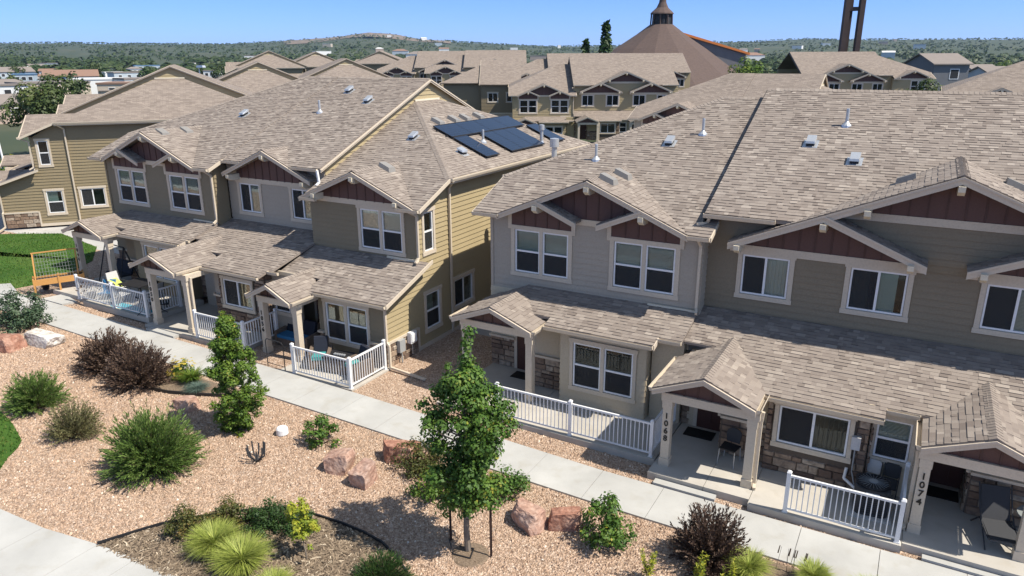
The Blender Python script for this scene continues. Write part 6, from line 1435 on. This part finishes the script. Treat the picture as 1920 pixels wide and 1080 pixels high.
def road(name, pts, w, mat, z=.0):
    b = MB()
    for (p, q) in zip(pts, pts[1:]):
        p, q = Vector(p), Vector(q); d = (q - p).normalized(); s = Vector((-d.y, d.x)) * w / 2
        t = lambda v: terr_h(max(1, v.length), 0) + .35 + z; zz = max(t(p), t(q))
        b.hexa([(*(p - s), zz - .3), (*(q - s), zz - .3), (*(q + s), zz - .3), (*(p + s), zz - .3)], [(*(p - s), zz), (*(q - s), zz), (*(q + s), zz), (*(p + s), zz)])
    return tag(b.build(name, M[mat], tint=False), kind='structure')
road('street', [cp(150, 96), cp(230, 147), cp(320, 203), cp(460, 288)], 15, 'kerb')
road('street', [cp(46, -42), cp(64, -38), cp(90, -44)], 8, 'asphalt')
def crown_mesh(name, seed, h, rad, mat, n=230, s=.9, cone=False):
    r = random.Random(seed); L = MB(); cl = []
    for _ in range(26):
        d = unit(r); q = r.random() ** .35; cl.append((Vector((d.x * rad * q * .8, d.y * rad * q * .8, h * .58 + d.z * h * .36 * q)), r.uniform(.2, .75)))
    for _ in range(n):
        if cone: f = r.random() ** .7; a = r.random() * 6.28; rr = rad * (1 - f) * (.75 + .25 * r.random()); p = Vector((rr * math.cos(a), rr * math.sin(a), h * (.06 + .94 * f))); t = r.random() * .8; d = Vector((math.cos(a), math.sin(a), .4))
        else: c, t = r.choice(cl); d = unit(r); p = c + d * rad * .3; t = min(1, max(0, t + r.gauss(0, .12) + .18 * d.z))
        leaf(L, p, d + Vector((0, 0, .4)), s * r.uniform(.6, 1.3), t)
    i = len(L.f); L.tube((0, 0, -1), (0, 0, h * .5), rad * .06, rad * .03, 6)
    me = L.mesh(name, M[mat]); me.materials.append(M['bark']); me.polygons.foreach_set('material_index', [0] * i + [1] * (len(L.f) - i)); return me
protoT = [crown_mesh('tree', 1, 8, 3.4, 'wood', 620, .75), crown_mesh('tree', 2, 10, 3.8, 'wood', 700, .8), crown_mesh('tree', 3, 7, 3.2, 'wood2', 600, .7), crown_mesh('tree', 4, 9, 3.0, 'pine', 600, .7), crown_mesh('tree', 5, 11, 4.6, 'wood', 800, .85)]
nearT = crown_mesh('tree', 9, 9, 4.4, 'wood2', 6500, .34); nearL = crown_mesh('tree', 10, 8, 3.2, 'column', 3600, .32)
coneT = crown_mesh('conifer', 6, 10, 2.2, 'pine', 520, .75, True)
rf = random.Random(21)
def put_tree(label, x, y, z, sc, k, group, name='tree', cone=False, near=False):
    o = link(name, coneT if cone else (nearL if k == 2 else nearT) if near else protoT[k], None, (x, y, z), rf.random() * 6.28); o.scale = (sc, sc, sc * rf.uniform(.9, 1.1)); return tag(o, label, 'tree', group)
for lab, d, s, sc, k in (('big round dark tree at the left edge behind the left townhouse row', 88, -55, 1.05, 4), ('bright green tree just right of the church wing', 150, 46.5, 1.3, 2), ('bushy tree at the far right beside the pale path', 92, 51.8, .92, 0), ('second bushy tree at the far right before the grey townhouses', 100, 60, .85, 2), ('small tree on the far right verge', 150, 95, .9, 2), ('tall light tree at the right edge beyond the street', 230, 150, 1.15, 2), ('loose tree at the left of the hip roofed building', 150, -36, .9, 2), ('young tree by the parked cars at the left edge', 58, -39.5, .48, 2)):
    x, y = cp(d, s); put_tree(lab, x, y, -.8, sc, k, None, near=True)
for lab, d, s, sc in (('dark conifer left of the church, the shorter of two', 170, 16.6, 1.32), ('dark conifer left of the church, the taller of two', 168, 20.8, 1.48)):
    x, y = cp(d, s); put_tree(lab, x, y, 1.2, sc, 0, 'conifers left of the church', 'conifer', True)
kinds = ['mid green round tree among the valley woods', 'tall mid green tree among the valley woods', 'light green tree among the valley woods', 'dark narrow tree among the valley woods', 'broad green tree among the valley woods']
n_ = 0
while n_ < 255:
    a = rf.uniform(-38, 40); r = 215 + 330 * rf.random() ** 1.15
    if -12 < a < 24 and r < 270: continue
    if 9 < a < 17 and r < 250: continue
    x, y = pol(r, a); k = rf.randrange(5); put_tree(kinds[k], x, y, terr_h(r, a), rf.uniform(.55, 1.05), k, 'valley trees'); n_ += 1
b = MB(); rt = random.Random(5)
def tuftcrown(b, x, y, z, h, rad, t0, n, r):
    for _ in range(n):
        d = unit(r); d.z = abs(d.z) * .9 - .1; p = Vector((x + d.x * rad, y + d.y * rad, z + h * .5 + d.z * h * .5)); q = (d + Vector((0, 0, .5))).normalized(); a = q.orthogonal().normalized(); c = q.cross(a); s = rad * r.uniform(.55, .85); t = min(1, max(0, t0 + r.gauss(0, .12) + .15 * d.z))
        b.face([p + a * s, p + c * s * .8, p - a * s, p - c * s * .8], t)
for _ in range(12000):
    a = rt.uniform(-42, 43); r = 430 + 3300 * rt.random() ** 1.35; m = noise.noise(Vector((a * .35, r * .004, 1)))
    if m < -.22 and r < 2600: continue
    if -16 < a < -5 and r > 2600 and rt.random() < .72: continue
    x, y = pol(r, a); h = rt.uniform(4.5, 9) * (1 if r < 1200 else .8); tuftcrown(b, x, y, terr_h(r, a) - .5, h, h * rt.uniform(.42, .6), rt.uniform(.1, .75), 15 if r < 1200 else 9, rt)
tag(b.build('forest', M['wood']), 'green woods filling the valley and hills to the horizon', 'forest', kind='stuff')
# town buildings among the trees
cols = [('hwhite', 'white'), ('hbeige', 'beige'), ('pinkwall', 'salmon'), ('houseblue', 'pale blue'), ('hwhite', 'pale')]
rh = random.Random(8)
spots = []
for i in range(46): spots.append((rh.uniform(-38, -20), 170 + 700 * rh.random(), rh.choice((8, 10, 13, 18)), rh.choice((3.5, 4.5, 6)), 'left'))
for i in range(34): spots.append((rh.uniform(-24, 40), 700 + 2300 * rh.random(), rh.choice((10, 14, 20, 26)), rh.choice((4, 5, 7)), 'hill'))
for i, (a, r, w, h, side) in enumerate(spots):
    x, y = pol(r, a); m, cn = cols[rh.randrange(5)]; rfk = rh.choice(('hroof', 'hroof', 'hroof', 'hwhite', 'hwhite', 'hroofr', 'hblue')); kd = rh.choice(('gable', 'flat', 'flat', 'hip')); ro = {'hroof': 'grey roofed', 'hwhite': 'white roofed', 'hroofr': 'red roofed', 'hblue': 'blue roofed'}[rfk]
    ws = [(q, h - 2.2, 1.4, 1.3) for q in (-w * .3, 0, w * .3)] if side == 'left' else ()
    far_house('town_building', f'{cn} {ro} building in the ' + ('town at left beyond the parking' if side == 'left' else 'far valley among trees'), 'building', (x, y, terr_h(r, a) + (.3 if side == 'left' else 4.5)), 29.4 - a + rh.uniform(-25, 25), w, w * .6, h, m, rfk, .4, kd, ws, 'town buildings among the trees')
for i, (s, d, w) in enumerate(((-64, 128, 16), (-95, 205, 30), (-66, 176, 11))):
    x, y = cp(d, s); far_house('town_building', ['long white roofed shed behind the left townhouse row', 'long beige low building at the left edge', 'low salmon building above the left roof'][i], 'building', (x, y, -1.5), 29.4 + 20, w, 9, 3.2, ['houseblue', 'hbeige', 'pinkwall'][i], ['hwhite', 'hroof', 'hroof'][i], .3, 'gable', [(q, 1, 1.2, 1.2) for q in (-6, -3, 0, 3, 6)], None)
def car(label, x, y, z, deg, mat):
    T = thing('parked_car', label, 'car', (x, y, z), R(deg), 'parked cars at left'); b = MB()
    pr = [(-2.2, .35), (2.15, .35), (2.2, .75), (1.3, .92), (-2.1, .95), (-2.25, .7)]; b.hexa([(q, -.88, w) for q, w in pr], [(q, .88, w) for q, w in pr]); b.build('body', M[mat], T, tint=False)
    pr = [(-1.9, .94), (1.15, .92), (.5, 1.42), (-1.35, 1.45)]; b = MB(); b.hexa([(q, -.78, w) for q, w in pr], [(q * .94, .78, w) for q, w in pr]); b.build('windows', M['room'], T, tint=False)
    b = MB(); b.hexa([(-1.4, -.7, 1.44), (.5, -.7, 1.42), (.5, .7, 1.42), (-1.4, .7, 1.44)], [(-1.3, -.66, 1.5), (.4, -.66, 1.47), (.4, .66, 1.47), (-1.3, .66, 1.5)]); b.build('car_roof', M[mat], T, tint=False)
    for sx in (-1.35, 1.35):
        for sy in (-.8, .8): b = MB(); b.tube((sx, sy - .1, .33), (sx, sy + .1, .33), .33, .33, 12); b.build('wheel', M['tyre'], T, tint=False)
for lab, d, s, deg, m in (('dark blue car half hidden by the left roof', 60, -36.5, 40, 'carblue'), ('dark blue car nearest the left edge roofs', 56, -37.2, 30, 'carblue'), ('blue car far left in the street', 70, -46.5, 75, 'carblue'), ('grey car at the left edge of the street', 52, -38.6, 30, 'cargrey'), ('white car beside a red one beyond the left roof ridge', 104, -54.5, 20, 'carwhite'), ('dull red car beside a white one beyond the left roof ridge', 103, -57.5, 20, 'carred')):
    x, y = cp(d, s); car(lab, x, y, -.15, deg, m)
for lab, d, s in (('dark car at the far right end of the street', 178, 112), ('white car at the far right end of the street', 180, 116.5)): x, y = cp(d, s); car(lab, x, y, -1.9, 30, 'carwhite' if 'white' in lab else 'carblue')
def lamp(label, d, s, h):
    x, y = cp(d, s); T = thing('street_lamp', label, 'street lamp', (x, y, -.6)); b = MB(); b.tube((0, 0, 0), (-.5, 0, h), .1, .06, 8); b.build('pole', M['white'], T, tint=False); b = MB(); b.hexa([(-.7, -.25, h), (.5, -.25, h), (.5, .25, h), (-.7, .25, h)], [(-.6, -.2, h + .25), (.4, -.2, h + .25), (.4, .2, h + .25), (-.6, .2, h + .25)]); b.build('lamp_head', M['galv'], T, tint=False)
lamp('tall white street lamp at the left edge', 70, -48.6, 8.2); lamp('slim street lamp behind the first stepped gable', 92, -37.5, 9.6)
def yard_fence():
    x, y = cp(84, 57); T = thing('wood_fence', 'low wooden fence along the far right slope', 'fence', (x, y, .1), HD)
    for k in range(16): b = MB(); b.box(k * .55, k * .1 - .02, 0, k * .55 + .5, k * .1 + .02, 1.2); b.build('fence_board', M['umber'], T, tint=False)
yard_fence()

# thin dry air between here and the hills
hz = MB(); hz.box(-6200, -400, -45, 6200, 6200, 160); ho = hz.build('haze', None, tint=False); tag(ho, kind='stuff')
hm = bpy.data.materials.new('haze'); hm.use_nodes = True; ht = hm.node_tree; ht.nodes.clear(); pv = ht.nodes.new('ShaderNodeVolumePrincipled'); pv.inputs['Color'].default_value = (0.55, 0.76, 1.0, 1); pv.inputs['Density'].default_value = 0.00006
pv.inputs['Anisotropy'].default_value = 0.2; hx = ht.nodes.new('ShaderNodeOutputMaterial'); ht.links.new(pv.outputs[0], hx.inputs['Volume']); ho.data.materials.append(hm)
